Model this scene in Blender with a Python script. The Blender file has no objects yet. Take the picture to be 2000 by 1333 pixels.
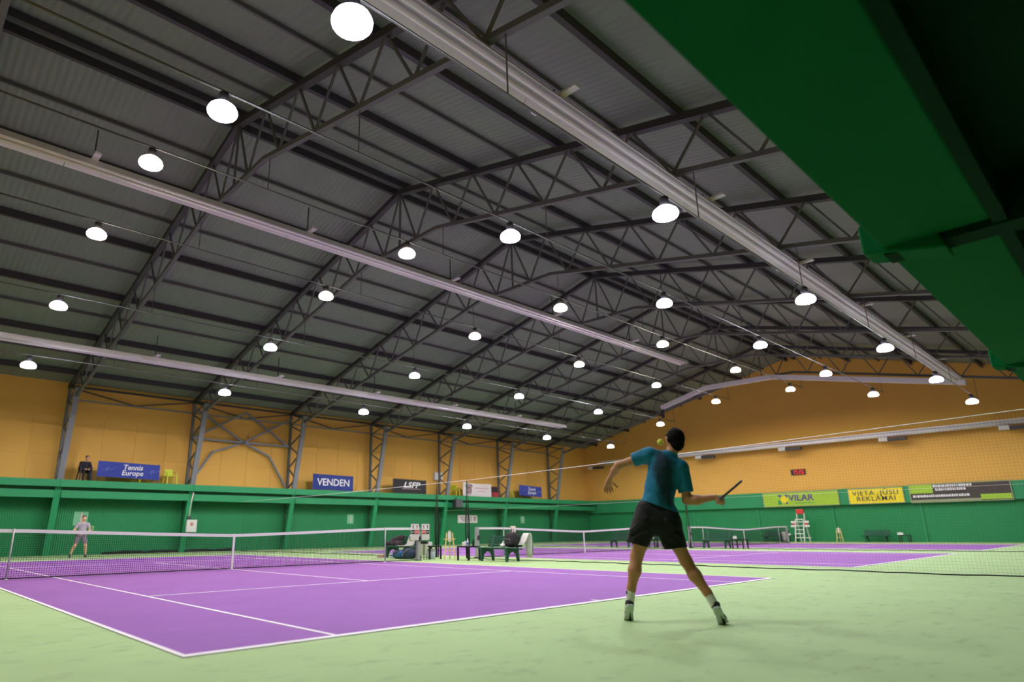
import bpy, math, random
import numpy as np
from mathutils import Matrix, Vector

random.seed(7)
S = bpy.context.scene
COL = S.collection

# ------------------------------------------------------------------ camera
cd = bpy.data.cameras.new('camera')
cam = bpy.data.objects.new('camera', cd)
COL.objects.link(cam)
cd.sensor_width = 36.0
cd.lens = 1225.77 / 2000 * 36.0
cd.shift_x = 114.95 / 2000
cd.shift_y = 36.1 / 2000
cd.clip_start = 0.05
cd.clip_end = 300
cam_r = Vector((0.7427398, -0.66950751, -0.00986348))
cam_u = Vector((-0.17077361, -0.20365579, 0.96403355))
cam_f = Vector((0.64743646, 0.71434166, 0.26559748))
mw = Matrix((cam_r, cam_u, -cam_f)).transposed().to_4x4()
mw.translation = Vector((-7.4396, -5.2522, 0.9037))
cam.matrix_world = mw
cd.dof.use_dof = True
cd.dof.focus_distance = 11.5
cd.dof.aperture_fstop = 0.75
S.camera = cam

# ------------------------------------------------------------------ world, exposure
W = bpy.data.worlds.new('world')
S.world = W
W.use_nodes = True
W.node_tree.nodes['Background'].inputs[0].default_value = (0.02, 0.022, 0.028, 1)
W.node_tree.nodes['Background'].inputs[1].default_value = 0.3
S.view_settings.view_transform = 'Standard'
S.view_settings.look = 'None'
S.view_settings.gamma = 1.0
S.view_settings.use_curve_mapping = False
S.view_settings.exposure = 0.0
LAMP_STRENGTH = 212.0      # the hall is lit only by its own 36 high bay lamps (built below)


# ------------------------------------------------------------------ materials
def lin(c):
    out = []
    for x in c:
        x = x / 255.0
        out.append(x / 12.92 if x <= 0.04045 else ((x + 0.055) / 1.055) ** 2.4)
    return (out[0], out[1], out[2], 1.0)


MATS = {}


def mat(name, rgb, rough=0.6, metal=0.0, var=0.0, vscale=3.0, bump=0.0, bscale=40.0, spec=0.4, stretch=None):
    if name in MATS:
        return MATS[name]
    m = bpy.data.materials.new(name)
    m.use_nodes = True
    n = m.node_tree.nodes
    l = m.node_tree.links
    b = n['Principled BSDF']
    col = lin(rgb)
    b.inputs['Base Color'].default_value = col
    b.inputs['Roughness'].default_value = rough
    b.inputs['Metallic'].default_value = metal
    b.inputs['Specular IOR Level'].default_value = spec
    if var or bump:
        tc = n.new('ShaderNodeTexCoord')
        mp = n.new('ShaderNodeMapping')
        l.new(tc.outputs['Object'], mp.inputs[0])
        if stretch:
            mp.inputs['Scale'].default_value = stretch
    if var:
        nz = n.new('ShaderNodeTexNoise')
        nz.inputs['Scale'].default_value = vscale
        nz.inputs['Detail'].default_value = 5
        l.new(mp.outputs[0], nz.inputs['Vector'])
        mx = n.new('ShaderNodeMix')
        mx.data_type = 'RGBA'
        mx.inputs[6].default_value = tuple(max(0, c * (1 - var)) for c in col[:3]) + (1,)
        mx.inputs[7].default_value = tuple(min(1, c * (1 + var)) for c in col[:3]) + (1,)
        l.new(nz.outputs['Fac'], mx.inputs[0])
        l.new(mx.outputs[2], b.inputs['Base Color'])
    if bump:
        n2 = n.new('ShaderNodeTexNoise')
        n2.inputs['Scale'].default_value = bscale
        l.new(mp.outputs[0], n2.inputs['Vector'])
        bp = n.new('ShaderNodeBump')
        bp.inputs['Strength'].default_value = bump
        bp.inputs['Distance'].default_value = 0.02
        l.new(n2.outputs['Fac'], bp.inputs['Height'])
        l.new(bp.outputs[0], b.inputs['Normal'])
    MATS[name] = m
    return m


def emis(name, rgb, strength, base=None):
    m = bpy.data.materials.new(name)
    m.use_nodes = True
    b = m.node_tree.nodes['Principled BSDF']
    b.inputs['Base Color'].default_value = lin(base or rgb)
    b.inputs['Emission Color'].default_value = lin(rgb)
    b.inputs['Emission Strength'].default_value = strength
    MATS[name] = m
    return m


def ribbed(name, rgb, axis, scale, rough=0.55, strength=0.5, var=0.08):
    """painted profiled sheet: ribs along one axis, done as fine relief"""
    m = mat(name, rgb, rough, var=var, vscale=0.7)
    n = m.node_tree.nodes
    l = m.node_tree.links
    tc = n.new('ShaderNodeTexCoord')
    wv = n.new('ShaderNodeTexWave')
    wv.bands_direction = axis
    wv.wave_profile = 'SIN'
    wv.inputs['Scale'].default_value = scale
    l.new(tc.outputs['Object'], wv.inputs['Vector'])
    bp = n.new('ShaderNodeBump')
    bp.inputs['Strength'].default_value = strength
    bp.inputs['Distance'].default_value = 0.03
    l.new(wv.outputs['Fac'], bp.inputs['Height'])
    l.new(bp.outputs[0], n['Principled BSDF'].inputs['Normal'])
    return m


def court_floor(name, rgb, dark, amount, stretch, scale=1.6):
    """acrylic / carpet play surface with worn dark scuffs"""
    m = mat(name, rgb, 0.85, var=0.10, vscale=1.1, bump=0.25, bscale=160, spec=0.25)
    n = m.node_tree.nodes
    l = m.node_tree.links
    b = n['Principled BSDF']
    src = b.inputs['Base Color'].links[0].from_socket
    tc = n.new('ShaderNodeTexCoord')
    mp = n.new('ShaderNodeMapping')
    mp.inputs['Scale'].default_value = stretch
    mp.inputs['Rotation'].default_value = (0, 0, 0.6)
    l.new(tc.outputs['Object'], mp.inputs[0])
    nz = n.new('ShaderNodeTexNoise')
    nz.inputs['Scale'].default_value = scale
    nz.inputs['Detail'].default_value = 9
    nz.inputs['Roughness'].default_value = 0.72
    l.new(mp.outputs[0], nz.inputs['Vector'])
    rp = n.new('ShaderNodeValToRGB')
    rp.color_ramp.elements[0].position = 0.54
    rp.color_ramp.elements[0].color = (0, 0, 0, 1)
    rp.color_ramp.elements[1].position = 0.78
    rp.color_ramp.elements[1].color = (amount, amount, amount, 1)
    l.new(nz.outputs['Fac'], rp.inputs[0])
    mx = n.new('ShaderNodeMix')
    mx.data_type = 'RGBA'
    l.new(rp.outputs[0], mx.inputs[0])
    l.new(src, mx.inputs[6])
    mx.inputs[7].default_value = lin(dark)
    l.new(mx.outputs[2], b.inputs['Base Color'])
    return m


M_floor = court_floor('green court carpet', (166, 194, 138), (108, 116, 98), 0.7, (1.0, 1.9, 1.0), 2.6)
M_purple = court_floor('purple court carpet', (145, 92, 169), (126, 76, 150), 0.6, (1.0, 2.0, 1.0), 1.2)
M_line = mat('white line paint', (232, 226, 232), 0.8, var=0.05, vscale=4)
M_green = mat('green paint', (34, 138, 88), 0.55, var=0.10, vscale=1.2)
M_green_rib_x = ribbed('green profiled sheet along x', (24, 124, 74), 'X', 3.2, 0.6, 0.55)
M_green_rib_y = ribbed('green profiled sheet along y', (24, 128, 74), 'Y', 1.6, 0.6, 0.25)
M_truss = mat('truss steel', (96, 96, 98), 0.55, var=0.08, vscale=2)
M_green_near = mat('green soffit with shade in colour', (0, 84, 40), 0.9, var=0.12, vscale=1.2, spec=0.1)  # shade on the near balcony's underside is put into this darker green
M_green_deep = mat('green recess with shade in colour', (2, 40, 20), 0.9, var=0.15, vscale=1.5, spec=0.1)  # near-black green paints in the shade of the recess behind the near soffit
M_green_dark = mat('dark green tarpaulin', (22, 92, 48), 0.6, var=0.15, vscale=1.5)
M_yellow = mat('ochre wall panel', (226, 174, 84), 0.7, var=0.06, vscale=0.5)
M_roof = ribbed('grey roof sheet', (118, 127, 119), 'X', 1.6, 0.5, 0.4, 0.12)
M_steel = mat('grey painted steel', (122, 124, 132), 0.5, 0.0, var=0.08, vscale=2)
M_steel_dark = mat('dark steel', (62, 60, 66), 0.55, 0.0, var=0.1, vscale=2)
M_pipe = mat('pale galvanised metal', (226, 222, 228), 0.45, 0.0, var=0.06, vscale=1.5)
M_white = mat('white paint', (226, 224, 224), 0.5, var=0.03, vscale=5)
M_offwhite = mat('off white plastic', (205, 203, 200), 0.5, var=0.05, vscale=6)
M_black = mat('black paint', (22, 21, 24), 0.45)
M_netblack = mat('black net cord', (20, 20, 24), 0.9)
M_netgrey = mat('dark green net cord', (34, 44, 38), 0.9)
M_alu = mat('aluminium', (178, 178, 182), 0.4, 0.4, var=0.05, vscale=6)
M_benchgreen = mat('dark green plastic', (24, 82, 62), 0.4, var=0.08, vscale=4)
M_wood = mat('pale wood', (224, 190, 130), 0.6, var=0.15, vscale=5, stretch=(8, 8, 1))


# ------------------------------------------------------------------ mesh helpers
class MB:
    def __init__(self):
        self.v = []
        self.f = []

    def add(self, vs, fs):
        k = len(self.v)
        self.v += [tuple(map(float, p)) for p in vs]
        self.f += [tuple(i + k for i in q) for q in fs]
        return self

    def box(self, c, s, rz=0.0):
        x, y, z = s[0] / 2, s[1] / 2, s[2] / 2
        cs, sn = math.cos(rz), math.sin(rz)
        vs = []
        for dz in (-z, z):
            for dx, dy in ((-x, -y), (x, -y), (x, y), (-x, y)):
                vs.append((c[0] + dx * cs - dy * sn, c[1] + dx * sn + dy * cs, c[2] + dz))
        return self.add(vs, [(3, 2, 1, 0), (4, 5, 6, 7), (0, 1, 5, 4), (1, 2, 6, 5), (2, 3, 7, 6), (3, 0, 4, 7)])

    def bbox(self, x0, x1, y0, y1, z0, z1):
        return self.box(((x0 + x1) / 2, (y0 + y1) / 2, (z0 + z1) / 2), (x1 - x0, y1 - y0, z1 - z0))

    def bar(self, p, q, w, h=None, up=(0, 0, 1)):
        h = h or w
        p = Vector(p)
        q = Vector(q)
        d = (q - p).normalized()
        up = Vector(up)
        if abs(d.dot(up)) > 0.95:
            up = Vector((0, 1, 0)) if abs(d.y) < 0.9 else Vector((1, 0, 0))
        a = d.cross(up).normalized() * (w / 2)
        b = a.cross(d).normalized() * (h / 2)
        vs = []
        for e in (p, q):
            vs += [e - a - b, e + a - b, e + a + b, e - a + b]
        return self.add(vs, [(3, 2, 1, 0), (4, 5, 6, 7), (0, 1, 5, 4), (1, 2, 6, 5), (2, 3, 7, 6), (3, 0, 4, 7)])

    def tube(self, pts, r, n=8):
        pts = [Vector(p) for p in pts]
        rs = r if isinstance(r, (list, tuple)) else [r] * len(pts)
        vs, fs = [], []
        prev = None
        for i, p in enumerate(pts):
            d = (pts[min(i + 1, len(pts) - 1)] - pts[max(i - 1, 0)]).normalized()
            if prev is None:
                a = d.cross(Vector((0, 0, 1)) if abs(d.z) < 0.9 else Vector((1, 0, 0))).normalized()
            else:
                a = (prev - d * prev.dot(d)).normalized()
            prev = a
            b = d.cross(a)
            for k in range(n):
                t = 2 * math.pi * k / n
                vs.append(p + (a * math.cos(t) + b * math.sin(t)) * rs[i])
        for i in range(len(pts) - 1):
            for k in range(n):
                fs.append((i * n + k, i * n + (k + 1) % n, (i + 1) * n + (k + 1) % n, (i + 1) * n + k))
        fs.append(tuple(range(n - 1, -1, -1)))
        fs.append(tuple((len(pts) - 1) * n + k for k in range(n)))
        return self.add(vs, fs)

    def lathe(self, prof, n=20, c=(0, 0, 0)):
        vs, fs = [], []
        for r, z in prof:
            for k in range(n):
                t = 2 * math.pi * k / n
                vs.append((c[0] + max(r, 1e-4) * math.cos(t), c[1] + max(r, 1e-4) * math.sin(t), c[2] + z))
        for i in range(len(prof) - 1):
            for k in range(n):
                fs.append((i * n + k, i * n + (k + 1) % n, (i + 1) * n + (k + 1) % n, (i + 1) * n + k))
        fs.append(tuple(range(n - 1, -1, -1)))
        fs.append(tuple((len(prof) - 1) * n + k for k in range(n)))
        return self.add(vs, fs)

    def prism(self, pts, axis, a, b):
        """polygon pts (2-D) extruded along axis from a to b"""
        n = len(pts)

        def at(p, t):
            return {'x': (t, p[0], p[1]), 'y': (p[0], t, p[1]), 'z': (p[0], p[1], t)}[axis]
        vs = [at(p, a) for p in pts] + [at(p, b) for p in pts]
        fs = [tuple(range(n)), tuple(range(2 * n - 1, n - 1, -1))]
        fs += [(i, i + n, (i + 1) % n + n, (i + 1) % n) for i in range(n)]
        return self.add(vs, fs)

    def mesh(self, name, m, smooth=False):
        me = bpy.data.meshes.new(name)
        me.from_pydata(self.v, [], self.f)
        me.validate()
        import bmesh
        bm = bmesh.new()
        bm.from_mesh(me)
        bmesh.ops.recalc_face_normals(bm, faces=bm.faces)
        bm.to_mesh(me)
        bm.free()
        if m:
            me.materials.append(m)
        if smooth:
            me.shade_smooth()
        return me


def link(name, me, parent=None):
    o = bpy.data.objects.new(name, me)
    COL.objects.link(o)
    if parent:
        o.parent = parent
    return o


def obj(name, mb, m, parent=None, smooth=False, bevel=0.0):
    o = link(name, mb.mesh(name, m, smooth), parent)
    if bevel:
        md = o.modifiers.new('bevel', 'BEVEL')
        md.width = bevel
        md.segments = 2
        md.limit_method = 'ANGLE'
    return o


def tag(o, label=None, cat=None, group=None, kind=None):
    if label:
        o['label'] = label
    if cat:
        o['category'] = cat
    if group:
        o['group'] = group
    if kind:
        o['kind'] = kind
    return o


def thing(name, label, cat, loc=(0, 0, 0), rz=0.0, group=None):
    o = bpy.data.objects.new(name, None)
    COL.objects.link(o)
    o.empty_display_size = 0.1
    o.location = loc
    o.rotation_euler = (0, 0, rz)
    return tag(o, label, cat, group)


def struct(name, mb, m, parent=None):
    o = obj(name, mb, m, parent)
    if not parent:
        o['kind'] = 'structure'
    return o


UNIT = {}


def barobj(name, p, q, w, h, m, parent, up=(0, 0, 1)):
    """a straight member: one shared unit box, stretched between two points of the parent's space"""
    key = m.name
    if key not in UNIT:
        UNIT[key] = MB().box((0, 0, 0), (1, 1, 1)).mesh('member', m)
    o = link(name, UNIT[key], parent)
    p = Vector(p)
    q = Vector(q)
    d = q - p
    L = d.length
    d = d.normalized()
    up = Vector(up)
    if abs(d.dot(up)) > 0.95:
        up = Vector((0, 1, 0)) if abs(d.y) < 0.9 else Vector((1, 0, 0))
    a = d.cross(up).normalized()
    b = a.cross(d).normalized()
    mt = Matrix((a * w, d * L, b * h)).transposed().to_4x4()
    mt.translation = (p + q) / 2
    o.matrix_basis = mt
    return o


def copy_thing(root, loc, rz, label, group=None):
    r = root.copy()
    COL.objects.link(r)
    r.location = loc
    r.rotation_euler = (0, 0, rz)
    r['label'] = label
    if group:
        r['group'] = group
    for ch in list(root.children):
        c = ch.copy()
        COL.objects.link(c)
        c.parent = r
        for g in list(ch.children):
            d = g.copy()
            COL.objects.link(d)
            d.parent = c
    return r


def text_part(name, s, size, m, parent, origin, right, up, align='CENTER', shear=0.0, width=None, spacing=1.0, bold=0.0, chars=1.0):
    cu = bpy.data.curves.new('text', 'FONT')
    cu.body = s
    cu.size = size
    cu.align_x = align
    cu.align_y = 'CENTER'
    cu.extrude = 0.004
    cu.offset = bold
    cu.shear = shear
    cu.space_line = spacing
    cu.space_character = chars
    cu.resolution_u = 3
    t = bpy.data.objects.new('text', cu)
    COL.objects.link(t)
    bpy.context.view_layer.update()
    me = bpy.data.meshes.new_from_object(t.evaluated_get(bpy.context.evaluated_depsgraph_get()))
    bpy.data.objects.remove(t)
    me.materials.clear()
    me.materials.append(m)
    if width:
        xs = [v.co.x for v in me.vertices]
        k = width / max(1e-6, max(xs) - min(xs))
        for v in me.vertices:
            v.co.x *= k
    o = link(name, me, parent)
    rgt = Vector(right).normalized()
    upv = Vector(up).normalized()
    mt = Matrix((rgt, upv, rgt.cross(upv))).transposed().to_4x4()
    mt.translation = Vector(origin)
    o.matrix_basis = mt
    return o


ORD = ['first', 'second', 'third', 'fourth', 'fifth', 'sixth', 'seventh', 'eighth', 'ninth']

# ------------------------------------------------------------------ hall shell
X0, X1 = -12.0, 43.2          # gable walls
Y0, Y1 = -7.6, 31.7           # long walls
YR = 11.9                     # ridge


def topz(y):                  # centre line of the top chords
    return 13.42 - 0.26 * abs(y - YR)


struct('floor', MB().bbox(X0 - .2, X1 + .2, Y0 - .2, Y1 + .2, -0.3, 0.0), M_floor)

roof = MB()
for a, b in ((Y0 - .3, YR), (YR, Y1 + .3)):
    za, zb = topz(a) + 0.34, topz(b) + 0.34
    roof.add([(X0, a, za), (X1 + .2, a, za), (X1 + .2, b, zb), (X0, b, zb), (X0, a, za + .12), (X1 + .2, a, za + .12), (X1 + .2, b, zb + .12), (X0, b, zb + .12)],
             [(0, 3, 2, 1), (4, 5, 6, 7), (0, 1, 5, 4), (1, 2, 6, 5), (2, 3, 7, 6), (3, 0, 4, 7)])
ceiling = struct('ceiling', roof, M_roof)

# long wall behind the far baseline
wall_back = struct('wall_back', MB().bbox(X0, X1 + .2, Y1, Y1 + .25, 0, 8.75), M_yellow)
obj('green_cladding', MB().bbox(X0, X1, Y1 - .10, Y1 - .004, 0, 3.36), M_green_rib_x, wall_back)
pan_lo = MB().bbox(0, 1.585, -0.022, -0.002, 3.56, 4.84).mesh('panel_low', M_yellow)
pan_hi = MB().bbox(0, 1.585, -0.022, -0.002, 4.856, 6.9).mesh('panel_high', M_yellow)
for k in range(34):
    for me in (pan_lo, pan_hi):
        p = link('wall_panel', me, wall_back)
        p.location = (X0 + .2 + 1.6 * k, Y1, 0)

# gable wall at the right
g = [(Y0, 0), (Y1, 0), (Y1, topz(Y1) + .33), (YR, topz(YR) + .33), (Y0, topz(Y0) + .33)]
wall_right = struct('wall_right', MB().prism(g, 'x', X1, X1 + .2), M_yellow)
obj('green_cladding', MB().bbox(X1 - .08, X1 - .004, Y0, Y1 - .1, 0, 2.5), M_green_rib_y, wall_right)
yy = Y0
while yy < Y1 - .2:
    ye = min(yy + 5.2, Y1 - .1)
    obj('fascia_panel', MB().bbox(X1 - .38, X1 - .004, yy + .008, ye - .008, 2.47, 3.56), M_green, wall_right, bevel=.01)
    obj('batten', MB().bbox(X1 - .16, X1 - .08, yy + 2.6, yy + 2.72, 0, 2.47), M_green, wall_right)
    yy += 5.2
wall_left = struct('wall_left', MB().prism(g, 'x', X0 - .2, X0), M_yellow)
obj('green_cladding', MB().bbox(X0 + .004, X0 + .08, Y0, Y1 - .1, 0, 3.5), M_green_rib_y, wall_left)
wall_front = struct('wall_front', MB().bbox(X0, X1, Y0 - .25, Y0, 0, 8.75), M_yellow)
obj('green_cladding', MB().bbox(X0, X1, Y0 + .004, Y0 + .1, 0, 3.5), M_green_rib_x, wall_front)

# purlins under the roof sheets
PUR = [YR + d * (0.3 + 1.8 * k) for d in (-1, 1) for k in range(11)]
for k, y in enumerate(PUR):
    main = k % 11 % 2 == 0
    zc = topz(y) + (.20 if main else .27)
    barobj('purlin', (X0, y, zc), (X1, y, zc), .13 if main else .07, .26 if main else .12, M_steel_dark if main else M_truss, ceiling)

# ------------------------------------------------------------------ roof trusses
FR = [-7.2, -0.89, 5.48, 11.66, 17.9, 24.25, 30.73, 37.22]


def lowz(y):
    d = abs(y - YR)
    return 11.12 if d < 2.1 else 11.12 - 0.226 * (d - 2.1)


TL = ['roof truss over the near end of the first court, partly cut off at left',
      'roof truss standing on the leftmost solid looking column',
      'roof truss on the second column, left of the crossed wall bracing',
      'roof truss on the third column, right of the crossed wall bracing',
      'roof truss on the column between the blue lettered and black banners',
      'roof truss on the column between the black and white banners',
      'roof truss on the column between the white and far small blue banners',
      'last grey roof truss before the ochre gable wall']
for i, x in enumerate(FR):
    t = thing('roof_truss', TL[i], 'truss', (x, YR, 0), 0, 'roof trusses across the hall')

    def P(y, z):
        return (0, y - YR, z)
    for s in (-1, 1):
        barobj('top_chord', P(YR, topz(YR)), P(YR + s * 19.6, topz(YR + 19.6)), .2, .2, M_steel_dark, t)
        barobj('bottom_chord', P(YR + s * 2.1, lowz(YR)), P(YR + s * 17.7, lowz(YR + 17.7)), .13, .13, M_truss, t)
        a = 0.0
        top = True
        nodes = []
        for k in range(19):
            d = k * 17.7 / 18
            nodes.append(P(YR + s * d, topz(YR + d) if k % 2 == 0 else lowz(YR + d)))
        for p, q in zip(nodes[:-1], nodes[1:]):
            barobj('web_bar', p, q, .055, .055, M_truss, t)
    barobj('bottom_chord', P(YR - 2.1, lowz(YR)), P(YR + 2.1, lowz(YR)), .13, .13, M_truss, t)
    barobj('king_post', P(YR, lowz(YR)), P(YR, topz(YR)), .06, .06, M_truss, t)

# rails along the hall that carry the lamps, hung from the trusses
LROW = [(23.27, 7.34), (18.8, 8.54), (14.4, 9.57), (9.45, 9.57), (4.98, 8.49), (.58, 7.36)]
for j, (y, z) in enumerate(LROW):
    t = thing('lamp_rail', 'thin grey rail along the hall carrying the %s lamp row from the banner wall' % ORD[j], 'rail', (15.6, y, z + .412), 0, 'lamp rails under the trusses')
    obj('rail', MB().tube([(X0 + .05 - 15.6, 0, 0), (37.4 - 15.6, 0, 0)], .025, 6), M_truss, t, True)
    for x in FR:
        barobj('hanger', (x - 15.6, 0, 0), (x - 15.6, 0, lowz(y) - z - .46), .02, .02, M_truss, t)

# ------------------------------------------------------------------ lattice columns of the far wall
CL = ['leftmost grey column of the banner wall, beside the seated spectator',
      'grey lattice column left of the crossed bracing, white switch box on its foot',
      'grey lattice column right of the crossed bracing, left of blue lettered banner',
      'grey lattice column between the blue lettered banner and the black banner',
      'grey lattice column left of the white banner, dark loudspeaker below it',
      'grey lattice column right of the white banner, beside the red box',
      'rightmost grey lattice column, nearest the ochre gable corner']
YO = 31.42


def inner(z):
    return 31.3 - (31.3 - 29.55) * z / 8.3


for i, x in enumerate(FR[1:]):
    t = thing('lattice_column', CL[i], 'column', (x, YO, 0), 0, 'lattice columns of the banner wall')
    barobj('outer_chord', (0, 0, 3.5), (0, 0, 8.4), .14, .14, M_truss, t, up=(0, 1, 0))
    barobj('outer_chord_foot', (0, 0, 0), (0, 0, 3.5), .14, .14, M_green_dark, t, up=(0, 1, 0))
    barobj('inner_chord', (0, inner(3.5) - YO, 3.5), (0, inner(8.0) - YO, 8.0), .26, .16, M_steel, t, up=(0, 1, 0))
    barobj('inner_chord_foot', (0, inner(0) - YO, 0), (0, inner(3.52) - YO, 3.52), .28, .18, M_green, t, up=(0, 1, 0))
    zz = [3.6, 4.2, 4.9, 5.6, 6.3, 7.0, 7.6, 8.1]
    for k in range(len(zz) - 1):
        a, b = zz[k], zz[k + 1]
        if k % 2 == 0:
            barobj('web_bar', (0, 0, a), (0, inner(b) - YO, b), .07, .07, M_truss, t)
        else:
            barobj('web_bar', (0, inner(a) - YO, a), (0, 0, b), .07, .07, M_truss, t)
    barobj('head_strut', (0, inner(7.9) - YO, 7.9), (0, 0, 8.35), .09, .09, M_steel_dark, t)
    zz = [.25, .8, 1.3, 1.8, 2.3, 2.75]
    for k in range(len(zz) - 1):
        a, b = zz[k], zz[k + 1]
        if k % 2 == 0:
            barobj('web_bar_foot', (0, 0, a), (0, inner(b) - YO, b), .06, .06, M_green_dark, t)
        else:
            barobj('web_bar_foot', (0, inner(a) - YO, a), (0, 0, b), .06, .06, M_green_dark, t)

# eave bracing between the columns, one per bay
EB = ['above the seated spectator', 'above the crossed bracing', 'above the blue lettered banner', 'above the black banner', 'above the white banner',
      'above the far small blue banner']
for i in range(len(FR) - 2):
    a, b = FR[i + 1], FR[i + 2]
    t = thing('eave_bracing', 'thin zigzag eave bracing between two columns ' + EB[i], 'bracing', ((a + b) / 2, YO, 7.7), 0, 'eave bracings')
    h = (b - a) / 2 - .1
    barobj('tie', (-h, 0, 0), (h, 0, 0), .07, .07, M_steel, t)
    barobj('top_tie', (-h, 0, .68), (h, 0, .68), .1, .1, M_steel_dark, t)
    barobj('diagonal', (-h, 0, .6), (0, 0, .03), .06, .06, M_steel_dark, t)
    barobj('diagonal', (0, 0, .03), (h, 0, .6), .06, .06, M_steel_dark, t)

t = thing('cross_bracing', 'crossed steel bracing between two columns left of the blue lettered banner', 'bracing', (8.6, 31.42, 3.6))


def B(x, z):
    return (x - 8.6, 0, z - 3.6)


for a, b in (((5.55, 8.0), (8.6, 6.26)), ((8.6, 6.26), (11.6, 8.0)), ((5.5, 6.26), (11.6, 6.26)), ((8.6, 6.26), (6.75, 5.55)), ((6.75, 5.55), (5.65, 3.75)),
             ((8.6, 6.26), (10.3, 5.55)), ((10.3, 5.55), (11.5, 3.75)), ((8.6, 8.1), (11.5, 6.3)), ((8.6, 8.1), (5.6, 6.3))):
    barobj('brace', B(*a), B(*b), .11, .11, M_steel, t)

# ------------------------------------------------------------------ balcony along the far wall
bal = struct('balcony_far', MB().bbox(X0, X1 - .4, 30.42, Y1 - .1, 3.36, 3.54), M_green)
for i in range(len(FR)):
    a = FR[i]
    b = FR[i + 1] if i + 1 < len(FR) else X1 - .4
    obj('fascia_board', MB().bbox(a, b - .012, 30.28, 30.42, 3.22, 3.56), M_green, bal, bevel=.008)
    obj('lower_beam', MB().bbox(a + .15, b - .15, 30.55, 30.72, 2.70, 3.07), M_green, bal, bevel=.012)
    obj('web_plate', MB().bbox(a + .15, b - .15, 30.66, 30.70, 3.07, 3.36), M_green_dark, bal)

# balcony over the camera (near long side)
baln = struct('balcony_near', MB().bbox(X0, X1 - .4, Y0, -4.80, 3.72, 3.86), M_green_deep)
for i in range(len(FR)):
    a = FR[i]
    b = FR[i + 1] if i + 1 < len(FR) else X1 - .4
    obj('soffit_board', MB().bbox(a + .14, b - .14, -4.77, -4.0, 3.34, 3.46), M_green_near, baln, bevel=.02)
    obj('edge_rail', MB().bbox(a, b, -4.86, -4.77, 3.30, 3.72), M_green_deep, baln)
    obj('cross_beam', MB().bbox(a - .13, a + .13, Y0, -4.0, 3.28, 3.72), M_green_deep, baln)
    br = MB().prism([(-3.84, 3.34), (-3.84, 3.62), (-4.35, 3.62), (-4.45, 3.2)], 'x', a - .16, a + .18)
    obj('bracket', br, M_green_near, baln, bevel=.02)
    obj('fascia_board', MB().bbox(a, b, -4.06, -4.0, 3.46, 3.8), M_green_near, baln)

# ------------------------------------------------------------------ high bay lamps
M_lens_c = emis('lamp lens cool', (246, 246, 255), LAMP_STRENGTH)
M_lens_w = emis('lamp lens warm', (255, 244, 226), LAMP_STRENGTH)
M_skirt_c = emis('opal skirt cool', (240, 240, 255), 5.0)
M_skirt_w = emis('opal skirt warm', (255, 240, 220), 5.0)
lens_prof = [(.195, .03), (.19, .022), (.01, .02)]
refl_prof = [(.20, .03), (.222, -.03), (.240, -.09)]
skirt_prof = [(.06, .14), (.17, .115), (.245, .05), (.275, -.02), (.268, -.07), (.246, -.10), (.241, -.09), (.224, -.03), (.204, .034), (.06, .05)]
LENS, SKIRT, REFL = {}, {}, {}
M_refl_c = emis('bright reflector cool', (246, 246, 255), LAMP_STRENGTH * 4)
M_refl_w = emis('bright reflector warm', (255, 244, 226), LAMP_STRENGTH * 4)
for key, ml, ms in (('c', M_lens_c, M_skirt_c), ('w', M_lens_w, M_skirt_w)):
    LENS[key] = MB().lathe(lens_prof, 20).mesh('lens', ml, True)
    q = MB()
    n = 24
    q.add([(r_ * math.cos(2 * math.pi * k / n), r_ * math.sin(2 * math.pi * k / n), z_) for r_, z_ in refl_prof for k in range(n)],
          [(i * n + k, (i + 1) * n + k, (i + 1) * n + (k + 1) % n, i * n + (k + 1) % n) for i in range(2) for k in range(n)])
    REFL[key] = q.mesh('reflector', M_refl_c if key == 'c' else M_refl_w, True)
    SKIRT[key] = MB().lathe(skirt_prof, 20).mesh('opal_skirt', ms, True)
ballast = MB().lathe([(.05, .38), (.09, .36), (.10, .19), (.06, .165)], 14).mesh('ballast', M_steel_dark, True)
for j, (y, z) in enumerate(LROW):
    for k in range(6):
        x = -3.87 + 7.8 * k
        t = thing('high_bay_lamp', 'glowing round ceiling lamp, %s from the left in the %s row from the banner wall' % (ORD[k], ORD[j]), 'lamp', (x, y, z), 0,
                  'high bay lamps over the courts')
        key = 'w' if j in (2, 3) else 'c'
        link('lens', LENS[key], t)
        link('reflector', REFL[key], t)
        link('opal_skirt', SKIRT[key], t)
        link('ballast', ballast, t)

# ------------------------------------------------------------------ radiant heating strips under the roof
def heater(label, y, z, xa, xb, w):
    t = thing('heating_strip', label, 'heater', ((xa + xb) / 2, y, z), 0, 'long heating strips under the roof')
    L = (xb - xa) / 2
    prof = [(-w / 2, -.04), (-w / 2 - .02, -.06), (-w * .3, .16), (w * .3, .16), (w / 2 + .02, -.06), (w / 2, -.04), (w * .26, .12), (-w * .26, .12)]
    n = max(1, round((xb - xa) / 6.0))
    for k in range(n):
        a = -L + 2 * L * k / n
        b = -L + 2 * L * (k + 1) / n
        obj('reflector_trough', MB().prism(prof, 'x', a, b - .02), M_pipe, t)
        obj('hanger_bracket', MB().bbox(a + .5, a + .66, -w * .95, w * .95, .16, .22), M_pipe, t)
        barobj('hanger_rod', (a + .58, 0, .2), (a + .58, 0, lowz(y) - z + .1), .03, .03, M_steel_dark, t)
    obj('emitter_tube', MB().tube([(-L, -.1, .02), (L, -.1, .02)], .055, 8), M_pipe, t, True)
    obj('return_tube', MB().tube([(-L, .1, .02), (L, .1, .02)], .055, 8), M_pipe, t, True)
    return t


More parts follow.
